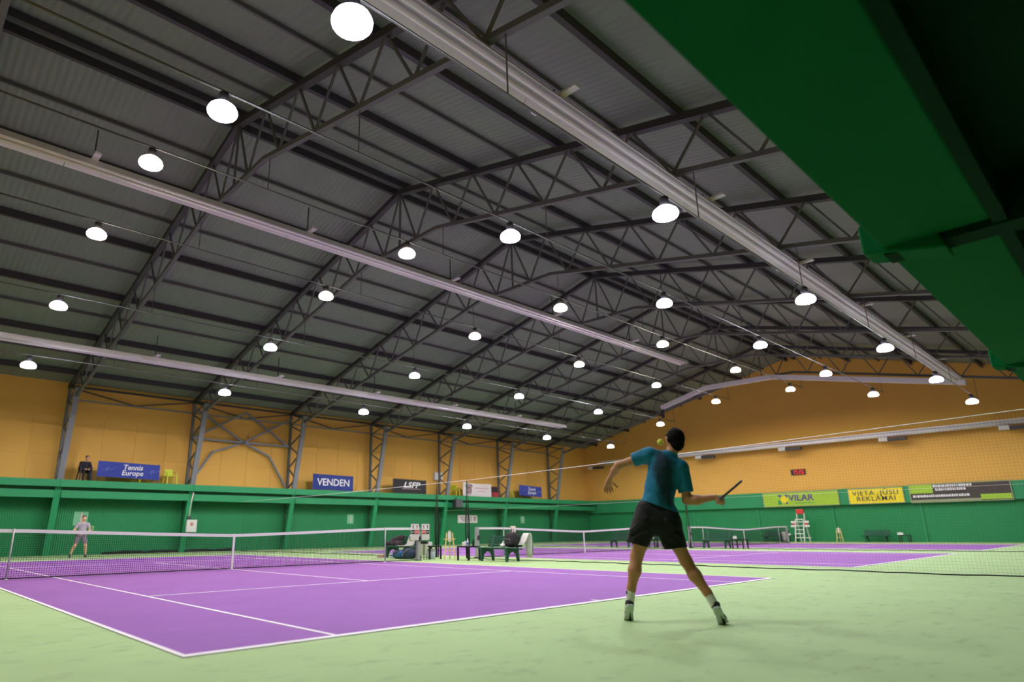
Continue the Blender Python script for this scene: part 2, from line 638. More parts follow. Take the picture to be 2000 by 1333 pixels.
heater('long pale heating strip high under the ridge, ending mid hall', 11.6, 10.1, -11.5, 25.8, .52)
heater('long pale heating strip nearest the banner wall, above the columns', 22.6, 8.1, -11.5, 28.5, .5)
heater('long thick pale heating strip nearest the camera, cutting across the upper right', 1.15, 8.85, -11.5, 36.6, .58)
t = thing('gable_duct', 'pale kinked duct under the last truss before the gable wall', 'duct', (37.0, 11.9, 10.8))
gd = [(19.6, 10.1), (15.9, 11.05), (11.2, 11.0), (.9, 8.75)]
for a, b in zip(gd[:-1], gd[1:]):
    barobj('duct_section', (0, a[0] - 11.9, a[1] - 10.8), (0, b[0] - 11.9, b[1] - 10.8), .3, .3, M_pipe, t)
barobj('drop_pipe', (0, 19.55 - 11.9, -.75), (0, 19.55 - 11.9, -1.5), .16, .16, M_steel_dark, t)

# heating pipe along the gable wall
t = thing('gable_heating_pipe', 'long pale pipe on dark brackets along the ochre gable wall', 'pipe', (42.3, 14.0, 6.9))
obj('pipe', MB().tube([(0, -21.0, .02), (0, 15.3, .02)], .15, 10), M_pipe, t, True)
obj('top_flange', MB().bbox(-.28, .3, -21.0, 15.3, .13, .2), M_pipe, t)
for y in (30.0, 24.6, 19.3, 12.75, 6.26, 0, -6):
    obj('wall_bracket', MB().bbox(-.05, .84, y - 14 + .5, y - 14 + .56, -.20, -.12), M_steel_dark, t)
    obj('burner_box', MB().bbox(-.25, .1, y - 14 + .1, y - 14 + .6, -.40, -.14), M_offwhite, t)
    obj('fan_box', MB().bbox(-.2, .1, y - 14 - .95, y - 14 + .1, -.42, -.22), M_steel_dark, t)

# ------------------------------------------------------------------ courts
HW, SW, LEN, SV = 5.485, 4.115, 23.77, 6.40
CN = ['nearest', 'middle', 'far']
CX = [0.0, 15.6, 31.2]
for i, cx in enumerate(CX):
    c = struct('court_surface', MB().bbox(cx - HW, cx + HW, 0, LEN, 0, .004), M_purple)
    c['label'] = 'purple playing surface of the %s tennis court' % CN[i]

    def ln(x0, x1, y0, y1):
        obj('court_line', MB().bbox(cx + x0, cx + x1, y0, y1, .001, .007), M_line, c)
    ln(-HW, HW, 0, .10)
    ln(-HW, HW, LEN - .1, LEN)
    for s in (-1, 1):
        ln(*sorted((s * HW, s * (HW - .05))), .1, LEN - .1)
        ln(*sorted((s * SW, s * (SW - .05))), .1, LEN - .1)
    for y in (LEN / 2 - SV, LEN / 2 + SV):
        ln(-SW + .05, SW - .05, y - .025, y + .025)
    ln(-.025, .025, LEN / 2 - SV + .025, LEN / 2 + SV - .025)
    ln(-.025, .025, .1, .22)
    ln(-.025, .025, LEN - .22, LEN - .1)

# ------------------------------------------------------------------ tennis nets
YN = LEN / 2


def nettop(x):
    a = abs(x)
    return 1.07 if a > 5.03 else .914 + (1.07 - .914) * (a / 5.03) ** 1.15


net_mesh = MB()
th = .0055
nx = 270
for k in range(nx + 1):
    x = -6.36 + 12.72 * k / nx
    net_mesh.box((x, 0, (nettop(x) + .02) / 2), (th, th, nettop(x) - .02))
for k in range(22):
    f = k / 21.0
    xs = [-6.36, -5.03, -2.5, 0, 2.5, 5.03, 6.36]
    for a, b in zip(xs[:-1], xs[1:]):
        net_mesh.bar((a, 0, .03 + (nettop(a) - .06) * f), (b, 0, .03 + (nettop(b) - .06) * f), th)
ME_net = net_mesh.mesh('net_mesh', M_netblack)
hb = MB()
xs = [-6.36 + 12.72 * k / 24 for k in range(25)]
for a, b in zip(xs[:-1], xs[1:]):
    za, zb = nettop(a), nettop(b)
    hb.add([(a, -.014, za - .075), (a, .014, za - .075), (a, .014, za), (a, -.014, za), (b, -.014, zb - .075), (b, .014, zb - .075), (b, .014, zb), (b, -.014, zb)],
           [(0, 1, 2, 3), (7, 6, 5, 4), (0, 4, 5, 1), (1, 5, 6, 2), (2, 6, 7, 3), (3, 7, 4, 0)])
ME_hb = hb.mesh('headband', M_white)
ME_strap = MB().bbox(-.028, .028, -.018, .018, .0, .92).mesh('centre_strap', M_white)
ME_stick = MB().tube([(0, 0, 0), (0, 0, 1.075)], .02, 8).mesh('singles_stick', M_alu, True)
ME_foot = MB().lathe([(.05, 0), (.05, .012), (.02, .02)], 12).mesh('stick_foot', M_white, True)
pst = MB().bbox(-.055, .055, -.055, .055, .0, 1.08)
ME_post = pst.mesh('net_post', M_alu)
ME_base = MB().bbox(-.09, .09, -.09, .09, 0, .03).mesh('post_base', M_steel_dark)
ME_winch = MB().bbox(-.03, .03, -.13, -.05, .62, .78).mesh('winch', M_steel_dark)
NL = ['black tennis net with white headband on the nearest court, crossing the left half',
      'tennis net with white headband on the middle court, behind the green bench with backpack',
      'small tennis net of the far court, in front of the umpire chair']
for i, cx in enumerate(CX):
    t = thing('tennis_net', NL[i], 'net', (cx, YN, 0), 0, 'tennis nets of the three courts')
    n = link('net_mesh', ME_net, t)
    n['kind'] = 'stuff'
    link('headband', ME_hb, t)
    link('centre_strap', ME_strap, t)
    link('bottom_cord', MB().bar((-6.36, 0, .03), (6.36, 0, .03), .022).mesh('cord', M_netblack), t)
    for s in (-1, 1):
        p = link('singles_stick', ME_stick, t)
        p.location = (s * 5.03, -.03, 0)
        q = link('stick_foot', ME_foot, p)
        p = link('net_post', ME_post, t)
        p.location = (s * 6.42, 0, 0)
        q = link('post_base', ME_base, p)
        q = link('winch', ME_winch, p)

# ------------------------------------------------------------------ divider nets between the courts
def divider(x, ya, yb, z, label, cell=.06, rise=0.0, gap=0.0):
    t = thing('divider_net', label, 'net', (x, (ya + yb) / 2, 0), 0, 'divider nets hanging between the courts')
    h = (yb - ya) / 2
    m = MB()
    n = int((yb - ya) / cell)

    def sway(y):
        return .05 * math.sin(y * 2.3) + .03 * math.sin(y * 5.1 + 1)
    for k in range(n + 1):
        y = -h + 2 * h * k / n
        m.bar((sway(y), y, .01), (0, y, z + rise * (h - y) / (2 * h)), .0012)
    ys = [-h + 2 * h * k / 60 for k in range(61)]
    for r in range(int(z / cell)):
        f = 1 - r * cell / z
        for a, b in zip(ys[:-1], ys[1:]):
            m.bar((sway(a) * f, a, r * cell + .02), (sway(b) * f, b, r * cell + .02), .0012)
    o = obj('net_panel', m, M_netgrey, t)
    o['kind'] = 'stuff'
    obj('top_cable', MB().tube([(0, -h, z + rise), (0, 0, z + rise * .5 - .03), (0, h, z), (0, h + gap, z)], .009 if x < 20 else .004, 6), M_pipe, t)
    rp = [(sway(y) + random.uniform(-.05, .05), y, .016 + random.uniform(0, .02)) for y in ys]
    obj('weighted_hem', MB().tube(rp, .013, 6), M_netblack, t, True)
    # gathered end
    for yy, s in ((-h, 1), (h, -1)):
        if abs(yy + (ya + yb) / 2 - YR) < 3:
            g2 = MB()
            for q in range(5):
                a = q * 1.26
                g2.tube([(.05 * math.cos(a), yy + .05 * math.sin(a), .02), (.09 * math.cos(a + .4), yy + .07 * math.sin(a + .4), 1.0), (.05 * math.cos(a), yy + .04 * math.sin(a), 2.0),
                         (.01 * math.cos(a), yy, z)], [.02, .014, .010, .004], 5)
            obj('gathered_end', g2, M_netgrey, t, True)
    return t


divider(8.3, Y0 + .2, 11.45, 2.7, 'fine dark divider net right of the nearest court, behind the player', rise=.42, gap=1.65)
divider(8.3, 13.1, 30.1, 2.7, 'fine dark divider net beyond the bench with the jacket')
divider(23.5, Y0 + .2, 11.25, 2.42, 'far divider net with dark hem between middle and far courts')
divider(23.5, 13.1, 30.1, 2.42, 'far divider net between middle and far courts, towards the banner wall')
rp = [(x, 31.45 + .04 * math.sin(x * 3), .04 + .05 * abs(math.sin(x * 1.7))) for x in [1.6 + .18 * k for k in range(40)]]
o = obj('rolled_net', MB().tube(rp, [.05 + .03 * abs(math.sin(k * .8)) for k in range(40)], 7), M_netgrey, None, True)
tag(o, 'dark net rolled up on the floor along the foot of the green wall', 'net')

# ------------------------------------------------------------------ banners on the far balcony
M_blue = mat('blue banner cloth', (48, 62, 150), 0.7, var=0.10, vscale=1.5)
M_blue2 = mat('deep blue banner cloth', (40, 56, 128), 0.7, var=0.08, vscale=1.5)
M_blackcloth = mat('black banner cloth', (40, 38, 42), 0.7, var=0.1, vscale=2)
M_whitecloth = mat('white banner cloth', (214, 206, 204), 0.7, var=0.04, vscale=2)
M_print = mat('white print', (235, 232, 238), 0.6)
M_print_faint = mat('pale blue print', (120, 132, 196), 0.6)
M_maroon = mat('maroon print', (128, 44, 62), 0.6)
M_pinkprint = mat('faint pink print', (206, 170, 172), 0.6)


def banner(name, label, x0, x1, z0, z1, y, m, tilt=0.0, sag=0.0):
    t = thing(name, label, 'banner', ((x0 + x1) / 2, y, z0), 0, 'banners on the balcony edge')
    w = (x1 - x0) / 2
    h = z1 - z0
    nx_, nz_ = 14, 5
    vs, fs = [], []
    for side in (-.006, .006):
        for j in range(nz_ + 1):
            for i in range(nx_ + 1):
                u, v = i / nx_, j / nz_
                x = -w + 2 * w * u
                zz_ = h * v + tilt * (u - .5) - sag * math.sin(math.pi * u) * v
                vs.append((x, side + .03 * math.sin(u * 9 + 1) * (1 - v * .6), zz_))
    n1 = (nx_ + 1) * (nz_ + 1)
    for j in range(nz_):
        for i in range(nx_):
            a = j * (nx_ + 1) + i
            fs.append((a, a + 1, a + nx_ + 2, a + nx_ + 1))
            fs.append((a + n1 + nx_ + 1, a + n1 + nx_ + 2, a + n1 + 1, a + n1))
    obj('cloth', MB().add(vs, fs), m, t, True)
    for s in (-1, 1):
        obj('pole', MB().tube([(s * (w - .05), .05, 3.54 - z0), (s * (w - .05), .05, h + .02)], .02, 6), M_steel_dark, t)
    return t, w, h


FWD = dict(right=(1, 0, 0), up=(0, 0, 1))


def swoosh(parent, cx, cz, s, m, yoff=-.05):
    """loose figure of thin strokes printed beside the lettering"""
    q = MB()
    for a, b in (((-.32, -.05), (-.1, .02)), ((-.1, .02), (.05, .16)), ((.05, .16), (.1, .02)), ((.1, .02), (.36, .06)), ((-.02, .06), (-.08, -.14)), ((.02, .04), (.12, -.12)),
                 ((.36, .06), (.44, .14))):
        q.bar((cx + a[0] * s, yoff, cz + a[1] * s), (cx + b[0] * s, yoff, cz + b[1] * s), .03 * s, .012)
    obj('emblem', q, m, parent)


t, w, h = banner('banner', 'blue banner with white two-line lettering beside the seated spectator', .70, 3.70, 3.78, 4.56, 30.6, M_blue, -.06)
text_part('lettering', 'Tennis\nEurope', .36, M_print, t, (.15, -.05, h * .5), align='CENTER', shear=.15, spacing=.8, bold=.004, **FWD)
swoosh(t, -1.05, h * .5, .8, M_print_faint)
swoosh(t, 1.12, h * .46, .8, M_print_faint)
t, w, h = banner('banner', 'dark blue banner with one large white word', 12.95, 15.95, 3.60, 4.56, 30.55, M_blue2, -.04)
text_part('lettering', 'VENDEN', .62, M_print, t, (0, -.05, h * .48), width=2.4, bold=.006, **FWD)
t, w, h = banner('banner', 'black banner with white slanted letters', 19.24, 22.22, 3.60, 4.56, 30.55, M_blackcloth, -.03)
text_part('lettering', 'LSFP', .55, M_print, t, (.1, -.05, h * .58), width=1.5, shear=.25, bold=.012, **FWD)
obj('small_print', MB().bbox(-.7, .9, -.052, -.046, h * .3, h * .33), M_pinkprint, t)
t, w, h = banner('banner', 'white banner with a dark red emblem at its left', 25.9, 28.95, 3.58, 4.60, 30.55, M_whitecloth, -.05, .06)
q = MB()
for rr in (.2, .33):
    ring = [(-.95 + rr * .8 * math.cos(a), -.05, h * .46 + rr * math.sin(a) * 1.15) for a in [k * math.pi / 10 for k in range(20)]]
    for a, b in zip(ring, ring[1:] + ring[:1]):
        q.bar(a, b, .05, .012)
q.bar((-.95, -.05, h * .2), (-.95, -.05, h * .75), .06, .012)
for a, b in (((-1.3, .72), (-1.15, .88)), ((-1.15, .88), (-.75, .88)), ((-.75, .88), (-.6, .72))):
    q.bar((a[0], -.05, a[1]), (b[0], -.05, b[1]), .1, .012)
obj('emblem', q, M_maroon, t)
obj('small_print', MB().bbox(-.3, 1.1, -.05, -.044, h * .56, h * .64).bbox(-.05, .85, -.05, -.044, h * .34, h * .41), M_pinkprint, t)
t, w, h = banner('banner', 'far small blue banner with two white lines near the gable corner', 32.3, 35.1, 3.78, 4.62, 30.55, M_blue, -.1)
text_part('lettering', 'Tennis\nEurope', .36, M_print, t, (.1, -.05, h * .5), shear=.15, spacing=.8, bold=.004, **FWD)
swoosh(t, -1.0, h * .45, .75, M_print_faint)
swoosh(t, 1.0, h * .42, .75, M_print_faint)

# ------------------------------------------------------------------ advertising boards on the gable
M_lime = mat('lime board', (158, 196, 52), 0.5, var=0.06, vscale=1)
M_yel = mat('yellow board', (236, 214, 30), 0.5, var=0.04, vscale=1)
M_purp = mat('purple print', (86, 62, 132), 0.5)
M_navy = mat('navy print', (58, 52, 70), 0.5)
M_brown = mat('dark brown board', (62, 52, 46), 0.5, var=0.1, vscale=1.2)
M_frame = mat('board frame', (150, 158, 120), 0.5)
GY = dict(right=(0, -1, 0), up=(0, 0, 1))


def board(label, ya, yb, z0, z1, m):
    t = thing('advertising_board', label, 'sign', (X1 - .40, (ya + yb) / 2, z0), 0, 'advertising boards on the gable wall')
    w = (ya - yb) / 2
    obj('panel', MB().bbox(-.04, 0, -w, w, 0, z1 - z0), m, t, bevel=.004)
    f = MB()
    h = z1 - z0
    for a, b in (((-w, 0), (w, 0)), ((-w, h), (w, h)), ((-w, 0), (-w, h)), ((w, 0), (w, h))):
        f.bar((-.03, a[0], a[1]), (-.03, b[0], b[1]), .06, .05)
    obj('frame', f, M_frame, t)
    return t, w, h


t, w, h = board('lime green advertising board with purple lettering above the umpire chair', 15.2, 10.05, 2.50, 3.50, M_lime)
text_part('lettering', 'VILAR', .62, M_purp, t, (-.055, -.1, h * .57), align='CENTER', width=1.75, bold=.012, **GY)
q = MB()
q.prism([(1.05 + .26 * math.cos(k * .5236), h * .5 + .26 * math.sin(k * .5236)) for k in range(12)], 'x', -.052, -.045)
obj('logo_disc', q, M_yel, t)
q = MB()
q.prism([(1.55, h * .86), (1.2, h * .86), (1.34, h * .62)], 'x', -.055, -.047)
q.prism([(1.05, h * .86), (.8, h * .86), (.85, h * .6)], 'x', -.055, -.047)
q.prism([(1.05, h * .22), (.82, h * .18), (.85, h * .36)], 'x', -.055, -.047)
obj('logo_mark', q, M_purp, t)
q = MB().prism([(1.52, h * .14), (1.25, h * .16), (1.36, h * .42), (1.5, h * .5)], 'x', -.055, -.047)
obj('logo_leaf', q, M_green, t)
obj('small_print', MB().bbox(-.05, -.046, -.95, .35, h * .2, h * .24), M_green, t)
t, w, h = board('yellow advertising board with two lines of dark lettering', 9.42, 6.2, 2.50, 3.50, M_yel)
text_part('lettering', 'VIETA  JŪSU\nREKLĀMAI', .44, M_navy, t, (-.055, 0, h * .5), width=2.7, spacing=.85, bold=.003, chars=1.12, **GY)
t, w, h = board('long dark advertising board with lime patches, rightmost on the gable', 5.85, .75, 2.46, 3.58, M_brown)
obj('lime_patch', MB().bbox(-.052, -.04, w - 1.25, w - .04, h * .5, h * .97), M_lime, t)
obj('lime_strip', MB().bbox(-.052, -.04, -w + .05, -w + 1.5, h * .06, h * .34), M_lime, t)
obj('olive_strip', MB().bbox(-.05, -.04, -w + 1.5, w - .04, h * .03, h * .14), M_frame, t)
for (a, b, z) in ((w - 1.3, w - 3.3, .88), (w - 1.4, w - 2.9, .68), (w - .15, w - 3.0, .34)):
    q = MB()
    yv = a
    while yv > b:
        ww = random.uniform(.05, .13)
        q.bbox(-.055, -.045, yv - ww, yv, h * z - .07, h * z + .07 + random.uniform(-.01, .01))
        yv -= ww + random.uniform(.02, .05)
    obj('lettering', q, M_print, t)['kind'] = 'stuff'

# red digital clock
t = thing('digital_clock', 'small black wall clock with red glowing digits above the lime board', 'clock', (X1 - .06, 12.57, 4.76))
obj('case', MB().bbox(-.06, .05, -.5, .5, 0, .40), M_black, t, bevel=.01)
M_led = emis('red digits', (255, 40, 40), 1.6, (120, 10, 20))
q = MB()
for cx_, segs in ((.32, 'bc'), (.12, 'abcdf'), (-.12, 'abged'), (-.32, 'abcdef')):
    seg = {'a': (cx_, .33, 1), 'd': (cx_, .07, 1), 'g': (cx_, .2, 1), 'b': (cx_ - .06, .265, 0), 'c': (cx_ - .06, .135, 0), 'f': (cx_ + .06, .265, 0), 'e': (cx_ + .06, .135, 0)}
    for s in segs:
        y_, z_, hz = seg[s]
        q.box((-.064, y_, z_), (.008, .1 if hz else .03, .03 if hz else .1))
obj('digits', q, M_led, t)

# ------------------------------------------------------------------ things fixed to the green wall below the balcony
M_notice = mat('pale green notice', (112, 178, 138), 0.6, var=0.08, vscale=3)
for (x0, x1, z0, z1, lb) in ((.15, .80, 1.42, 2.10, 'pale green notice sheet on the wall behind the far player'),
                             (16.25, 16.75, 1.52, 2.12, 'small pale notice sheet on the wall left of the bench with the jacket'),
                             (33.45, 33.95, 1.58, 2.16, 'small pale notice sheet on the wall above the green bench with backpack')):
    t = thing('notice_sheet', lb, 'notice', ((x0 + x1) / 2, Y1 - .1, z0), 0, 'notice sheets on the green wall')
    w = (x1 - x0) / 2
    obj('sheet', MB().bbox(-w, w, -.02, -.004, 0, z1 - z0), M_notice, t)
    obj('print_strip', MB().bbox(-.01, .06, -.024, -.019, .06, z1 - z0 - .06), M_pinkprint, t)
t = thing('wall_sign', 'white sign with dark crest on the green wall above the table with bottles', 'sign', (27.3, Y1 - .1, 1.6))
obj('panel', MB().bbox(-1.04, 1.04, -.03, -.004, 0, .58), M_whitecloth, t)
q = MB().prism([(.62, .46), (.9, .46), (.9, .26), (.76, .1), (.62, .26)], 'y', -.038, -.029)
obj('crest', q, M_navy, t)
obj('crest_field', MB().prism([(.68, .4), (.84, .4), (.84, .28), (.76, .19), (.68, .28)], 'y', -.044, -.036), M_pinkprint, t)
q = MB()
for zz_, a, b in ((.42, -.8, .45), (.28, -.7, .4), (.15, -.55, .45)):
    xx = a
    while xx < b:
        ww = random.uniform(.05, .12)
        q.bbox(xx, xx + ww, -.036, -.029, zz_ - .035, zz_ + .035)
        xx += ww + .04
obj('lettering', q, M_navy, t)['kind'] = 'stuff'
t = thing('switch_box', 'white electrical switch box with red mark on the second column', 'electrical box', (5.72, inner(1.3) - .32, 1.05))
obj('case', MB().bbox(-.28, .28, 0, .18, 0, .66), M_offwhite, t, bevel=.015)
obj('red_mark', MB().bbox(-.07, .07, -.012, -.002, .34, .5), mat('red mark', (176, 44, 44), .5), t)
obj('red_mark_field', MB().bbox(-.025, .025, -.016, -.01, .39, .45), M_offwhite, t)
obj('conduit', MB().tube([(-.16, .12, .66), (-.16, .0, 1.5), (-.16, -.25, 2.1)], .04, 8), M_offwhite, t, True)
obj('cable_gland', MB().bbox(-.24, -.08, .05, .18, .66, .84), M_steel_dark, t)
t = thing('loudspeaker', 'dark grey loudspeaker box under the balcony edge above the easel', 'loudspeaker', (24.9, 30.2, 2.66))
obj('cabinet', MB().bbox(-.36, .36, -.3, .06, 0, .6), mat('dark grey cabinet', (52, 50, 56), .6), t, bevel=.02)
q = MB()
for k in range(9):
    q.bbox(-.32, .32, -.315, -.302, .05 + k * .06, .07 + k * .06)
obj('grille', q, M_steel, t)
obj('mounting_arm', MB().bbox(-.05, .05, .0, .12, .5, .72), M_steel_dark, t)

# ------------------------------------------------------------------ plastic chairs on the balcony
M_limechair = mat('lime plastic', (196, 206, 48), 0.45, var=0.05, vscale=4)
M_blackchair = mat('black plastic', (30, 28, 34), 0.5)


def mono_chair(label, loc, rz, m, group):
    """moulded garden chair: seat, backrest with slots, arm rests, four splayed legs; front is local -y"""
    t = thing('plastic_chair', label, 'chair', loc, rz, group)
    obj('seat', MB().bbox(-.23, .23, -.22, .22, .40, .43), m, t, bevel=.012)
    b = MB()
    b.prism([(-.23, .47), (.23, .47), (.25, .66), (.21, .82), (-.21, .82), (-.25, .66)], 'y', .21, .235)
    b.bbox(-.24, -.19, .2, .235, .42, .5).bbox(.19, .24, .2, .235, .42, .5)
    obj('backrest', b, m, t, bevel=.008)
    for s in (-1, 1):
        obj('arm_rest', MB().bar((s * .26, -.2, .62), (s * .26, .22, .66), .05, .025), m, t)
        obj('leg', MB().bar((s * .24, -.2, .62), (s * .275, -.27, 0), .045, .05), m, t)
        obj('leg', MB().bar((s * .23, .2, .44), (s * .27, .29, 0), .045, .05), m, t)
    return t


ZB = 3.54
mono_chair('lime plastic chair standing between the blue banner and second column', (4.28, 30.62, ZB), .15, M_limechair, 'lime plastic chairs on the balcony')
mono_chair('lime plastic chair half hidden behind the blue banner by the spectator', (2.9, 31.05, ZB), .5, M_limechair, 'lime plastic chairs on the balcony')
mono_chair('lime plastic chair seen from its side left of the white banner', (25.25, 30.75, ZB), 1.9, M_limechair, 'lime plastic chairs on the balcony')
mono_chair('lime plastic chair left of the far small blue banner', (31.3, 30.8, ZB), 1.2, M_limechair, 'lime plastic chairs on the balcony')
o = mono_chair('black plastic chair under the seated spectator on the balcony', (.18, 30.75, ZB), .1, M_blackchair, None)


t = thing('plastic_crate', 'red crate on the balcony right of the white banner', 'crate', (29.5, 30.85, ZB))
obj('tub', MB().bbox(-.35, .35, -.25, .25, 0, .40), mat('red plastic', (160, 40, 50), .5), t, bevel=.02)
obj('rim', MB().bbox(-.37, .37, -.27, .27, .385, .42), MATS['red plastic'], t, bevel=.01)
t = thing('storage_bag', 'dark plum bag standing on the red crate on the balcony', 'bag', (29.5, 30.85, ZB + .42))
obj('bag_body', MB().prism([(-.34, 0), (.34, 0), (.31, .40), (.2, .45), (-.22, .44), (-.31, .38)], 'y', -.22, .22), mat('dark plum fabric', (52, 34, 44), .8), t, bevel=.04)
obj('strap', MB().bbox(-.32, .32, -.235, -.218, .2, .25), M_black, t)
t = thing('folding_table', 'low dark folding table behind the blue banner by the spectator', 'table', (3.6, 30.95, ZB))
obj('top', MB().bbox(-.25, .25, -.25, .25, .28, .31), M_steel_dark, t)
for s in (-1, 1):
    obj('leg', MB().bar((s * .2, -.2, 0), (-s * .05, -.2, .28), .03), M_steel_dark, t)
    obj('leg', MB().bar((s * .2, .2, 0), (-s * .05, .2, .28), .03), M_steel_dark, t)
t = thing('folding_table', 'low dark folding table below the far small blue banner', 'table', (33.6, 30.95, ZB))
obj('top', MB().bbox(-.5, .5, -.25, .25, .28, .31), M_steel_dark, t)
for s in (-1, 1):
    obj('leg', MB().bar((s * .35, -.2, 0), (-s * .05, -.2, .28), .03), M_steel_dark, t)
    obj('leg', MB().bar((s * .35, .2, 0), (-s * .05, .2, .28), .03), M_steel_dark, t)
t = thing('electrical_cabinet', 'pale grey wall cabinet behind the column left of the white banner', 'cabinet', (24.25, Y1 - .03, 4.72))
obj('case', MB().bbox(-.4, .4, -.2, 0, 0, .6), M_offwhite, t, bevel=.02)
obj('door', MB().bbox(-.36, .36, -.215, -.2, .04, .56), M_white, t)

# ------------------------------------------------------------------ benches, tables, easels
def bench(label, loc, rz, group='green plastic benches beside the courts'):
    """park bench; local x along its length, front is local -y"""
    t = thing('bench', label, 'bench', loc, rz, group)
    L = .80
    for k in range(4):
        y = -.25 + k * .135
        obj('seat_slat', MB().bbox(-L, L, y - .058, y + .058, .395 - .012 * k, .43 - .012 * k), M_benchgreen, t, bevel=.01)
    for k in range(4):
        z = .47 + k * .088
        y = .25 + .035 * k
        obj('back_slat', MB().box((0, y, z), (2 * L - .1, .03, .072)), M_benchgreen, t, bevel=.01)
    for s in (-1, 1):
        x = s * (L - .25)
        f = MB()
        f.prism([(-.30, .39), (.28, .36), (.31, .0), (.24, .0), (.19, .2), (.08, .29), (-.06, .29), (-.17, .2), (-.22, 0), (-.29, 0), (-.30, .2)], 'x', x - .035, x + .035)
        fr = obj('leg_frame', f, M_benchgreen, t, bevel=.008)
        obj('back_support', MB().bar((x, .22, .37), (x, .385, .82), .05, .05), M_benchgreen, t)
    return t


R90 = -math.pi / 2
bench('green slatted bench carrying a dark jacket, beside the nearest net post', (7.72, 14.5, 0), R90)
bench('green slatted bench with a black backpack and white towel', (7.72, 9.36, 0), R90)
bench('far green slatted bench mostly hidden left of the player', (24.1, 15.6, 0), R90)
bench('far green slatted bench under the left end of the small net', (24.1, 10.15, 0), R90)
bench('dark green bench behind the small far net, left of umpire chair', (42.2, 14.6, 0), R90)
bench('dark green bench against the gable wall right of the umpire chair', (42.2, 8.05, 0), R90)


def low_table(label, loc, rz=0.0):
    t = thing('side_table', label, 'table', loc, rz, 'low black side tables by the benches')
    obj('top', MB().bbox(-.28, .28, -.28, .28, .41, .455), M_black, t, bevel=.004)
    for a in (-1, 1):
        for b in (-1, 1):
            obj('leg', MB().bbox(a * .255 - .025, a * .255 + .025, b * .255 - .025, b * .255 + .025, 0, .41), M_black, t)
    return t


def tissue_box(label, loc, s=(.2, .14, .13), m=None):
    t = thing('tissue_box', label, 'box', loc, .2, 'white boxes on the side tables')
    obj('carton', MB().bbox(-s[0] / 2, s[0] / 2, -s[1] / 2, s[1] / 2, 0, s[2]), m or M_white, t, bevel=.004)
    obj('paper', MB().prism([(-.03, s[2]), (.03, s[2]), (.015, s[2] + .03), (-.02, s[2] + .035)], 'y', -.012, .012), M_white, t)
    return t


low_table('black side table with a pale box, right of the white waste bin', (7.52, 12.55, 0))
tissue_box('pale box on the side table behind the white waste bin', (7.46, 12.64, .455), (.24, .24, .13))
low_table('black side table with drink bottles, left of the bench with backpack', (7.65, 10.72, 0))
tissue_box('small white box left of the clear water bottle', (7.56, 10.78, .455))
low_table('far black side table seen between the player\'s legs', (24.1, 13.5, 0))
tissue_box('white box on the far side table seen between the player\'s legs', (24.0, 13.65, .455))
low_table('far black side table beside the bench under the small net', (24.1, 8.98, 0))
tissue_box('white box on the far side table under the small net', (24.0, 9.15, .455))
low_table('dark side table left of the umpire chair against the gable wall', (42.2, 13.3, 0))
tissue_box('white box on the dark side table left of the umpire chair', (42.1, 13.42, .455))
low_table('dark side table at the right end of the gable benches', (42.2, 6.45, 0))
tissue_box('white box on the rightmost side table along the gable', (42.0, 6.62, .455), (.2, .3, .15))

M_clear = mat('clear plastic', (196, 208, 226), 0.2, spec=.6)
M_bluelab = mat('blue bottle label', (60, 96, 186), 0.5)


def bottle(label, loc, m, capm, labm=None, h=.24, r=.036):
    t = thing('bottle', label, 'bottle', loc, 0, 'drink bottles')
    obj('body', MB().lathe([(r * .8, 0), (r, .01), (r, h * .55), (r * .94, h * .62), (r * .4, h * .86), (r * .38, h * .92)], 14), m, t, True)
    obj('cap', MB().lathe([(r * .45, h * .92), (r * .45, h), (r * .3, h * 1.005)], 12), capm, t, True)
    if labm:
        obj('label_band', MB().lathe([(r * 1.02, h * .25), (r * 1.02, h * .48)], 14), labm, t, True)
    return t


bottle('clear water bottle with blue label on the side table by the bench', (7.55, 10.66, .455), M_clear, M_white, M_bluelab)
bottle('black drink bottle on the side table by the bench', (7.62, 10.46, .455), M_black, M_black)
bottle('clear water bottle on the floor in front of the jacket bench', (7.15, 14.35, 0), M_clear, M_white, M_bluelab, .26)


def easel(label, loc, rz):
    t = thing('wooden_easel', label, 'easel', loc, rz, 'pale wooden easels by the courts')
    for s in (-1, 1):
        obj('leg', MB().bar((s * .10, 0, .85), (s * .19, -.10, 0), .045, .03), M_wood, t)
        obj('side_post', MB().bbox(s * .11 - .015, s * .11 + .015, -.03, .0, .68, .90), M_wood, t)
    obj('back_leg', MB().bar((0, .02, .84), (0, .4, 0), .04, .03), M_wood, t)
    obj('ledge', MB().bbox(-.20, .20, -.06, .03, .655, .685), M_wood, t)
    obj('crossbar', MB().bbox(-.16, .16, -.075, -.045, .29, .32), M_wood, t)
    obj('card', MB().bbox(-.055, .055, -.05, -.035, .60, .93), M_white, t)
    obj('clip', MB().bbox(-.03, .03, -.055, -.03, .92, .965), M_wood, t)
    return t


easel('pale wooden easel with a white card between the two near side tables', (7.6, 11.62, 0), -.75)
easel('far pale wooden easel seen between the player\'s legs', (23.9, 14.1, 0), -.9)
easel('small far wooden easel against the gable wall', (41.6, 10.05, 0), -1.3)
t = thing('court_number_sign', 'small white sign on a thin stand seen between the player\'s legs', 'sign', (24.45, 13.45, 0))
obj('stand', MB().tube([(0, 0, 0), (0, 0, .74)], .012, 6), M_steel, t)
obj('foot', MB().lathe([(.12, 0), (.12, .015), (.02, .025)], 12), M_steel, t)
obj('plate', MB().bbox(-.01, .01, -.15, .15, .72, .93), M_white, t)

# flip scoreboards beside the near net post
M_red = mat('red card', (198, 52, 48), .5)


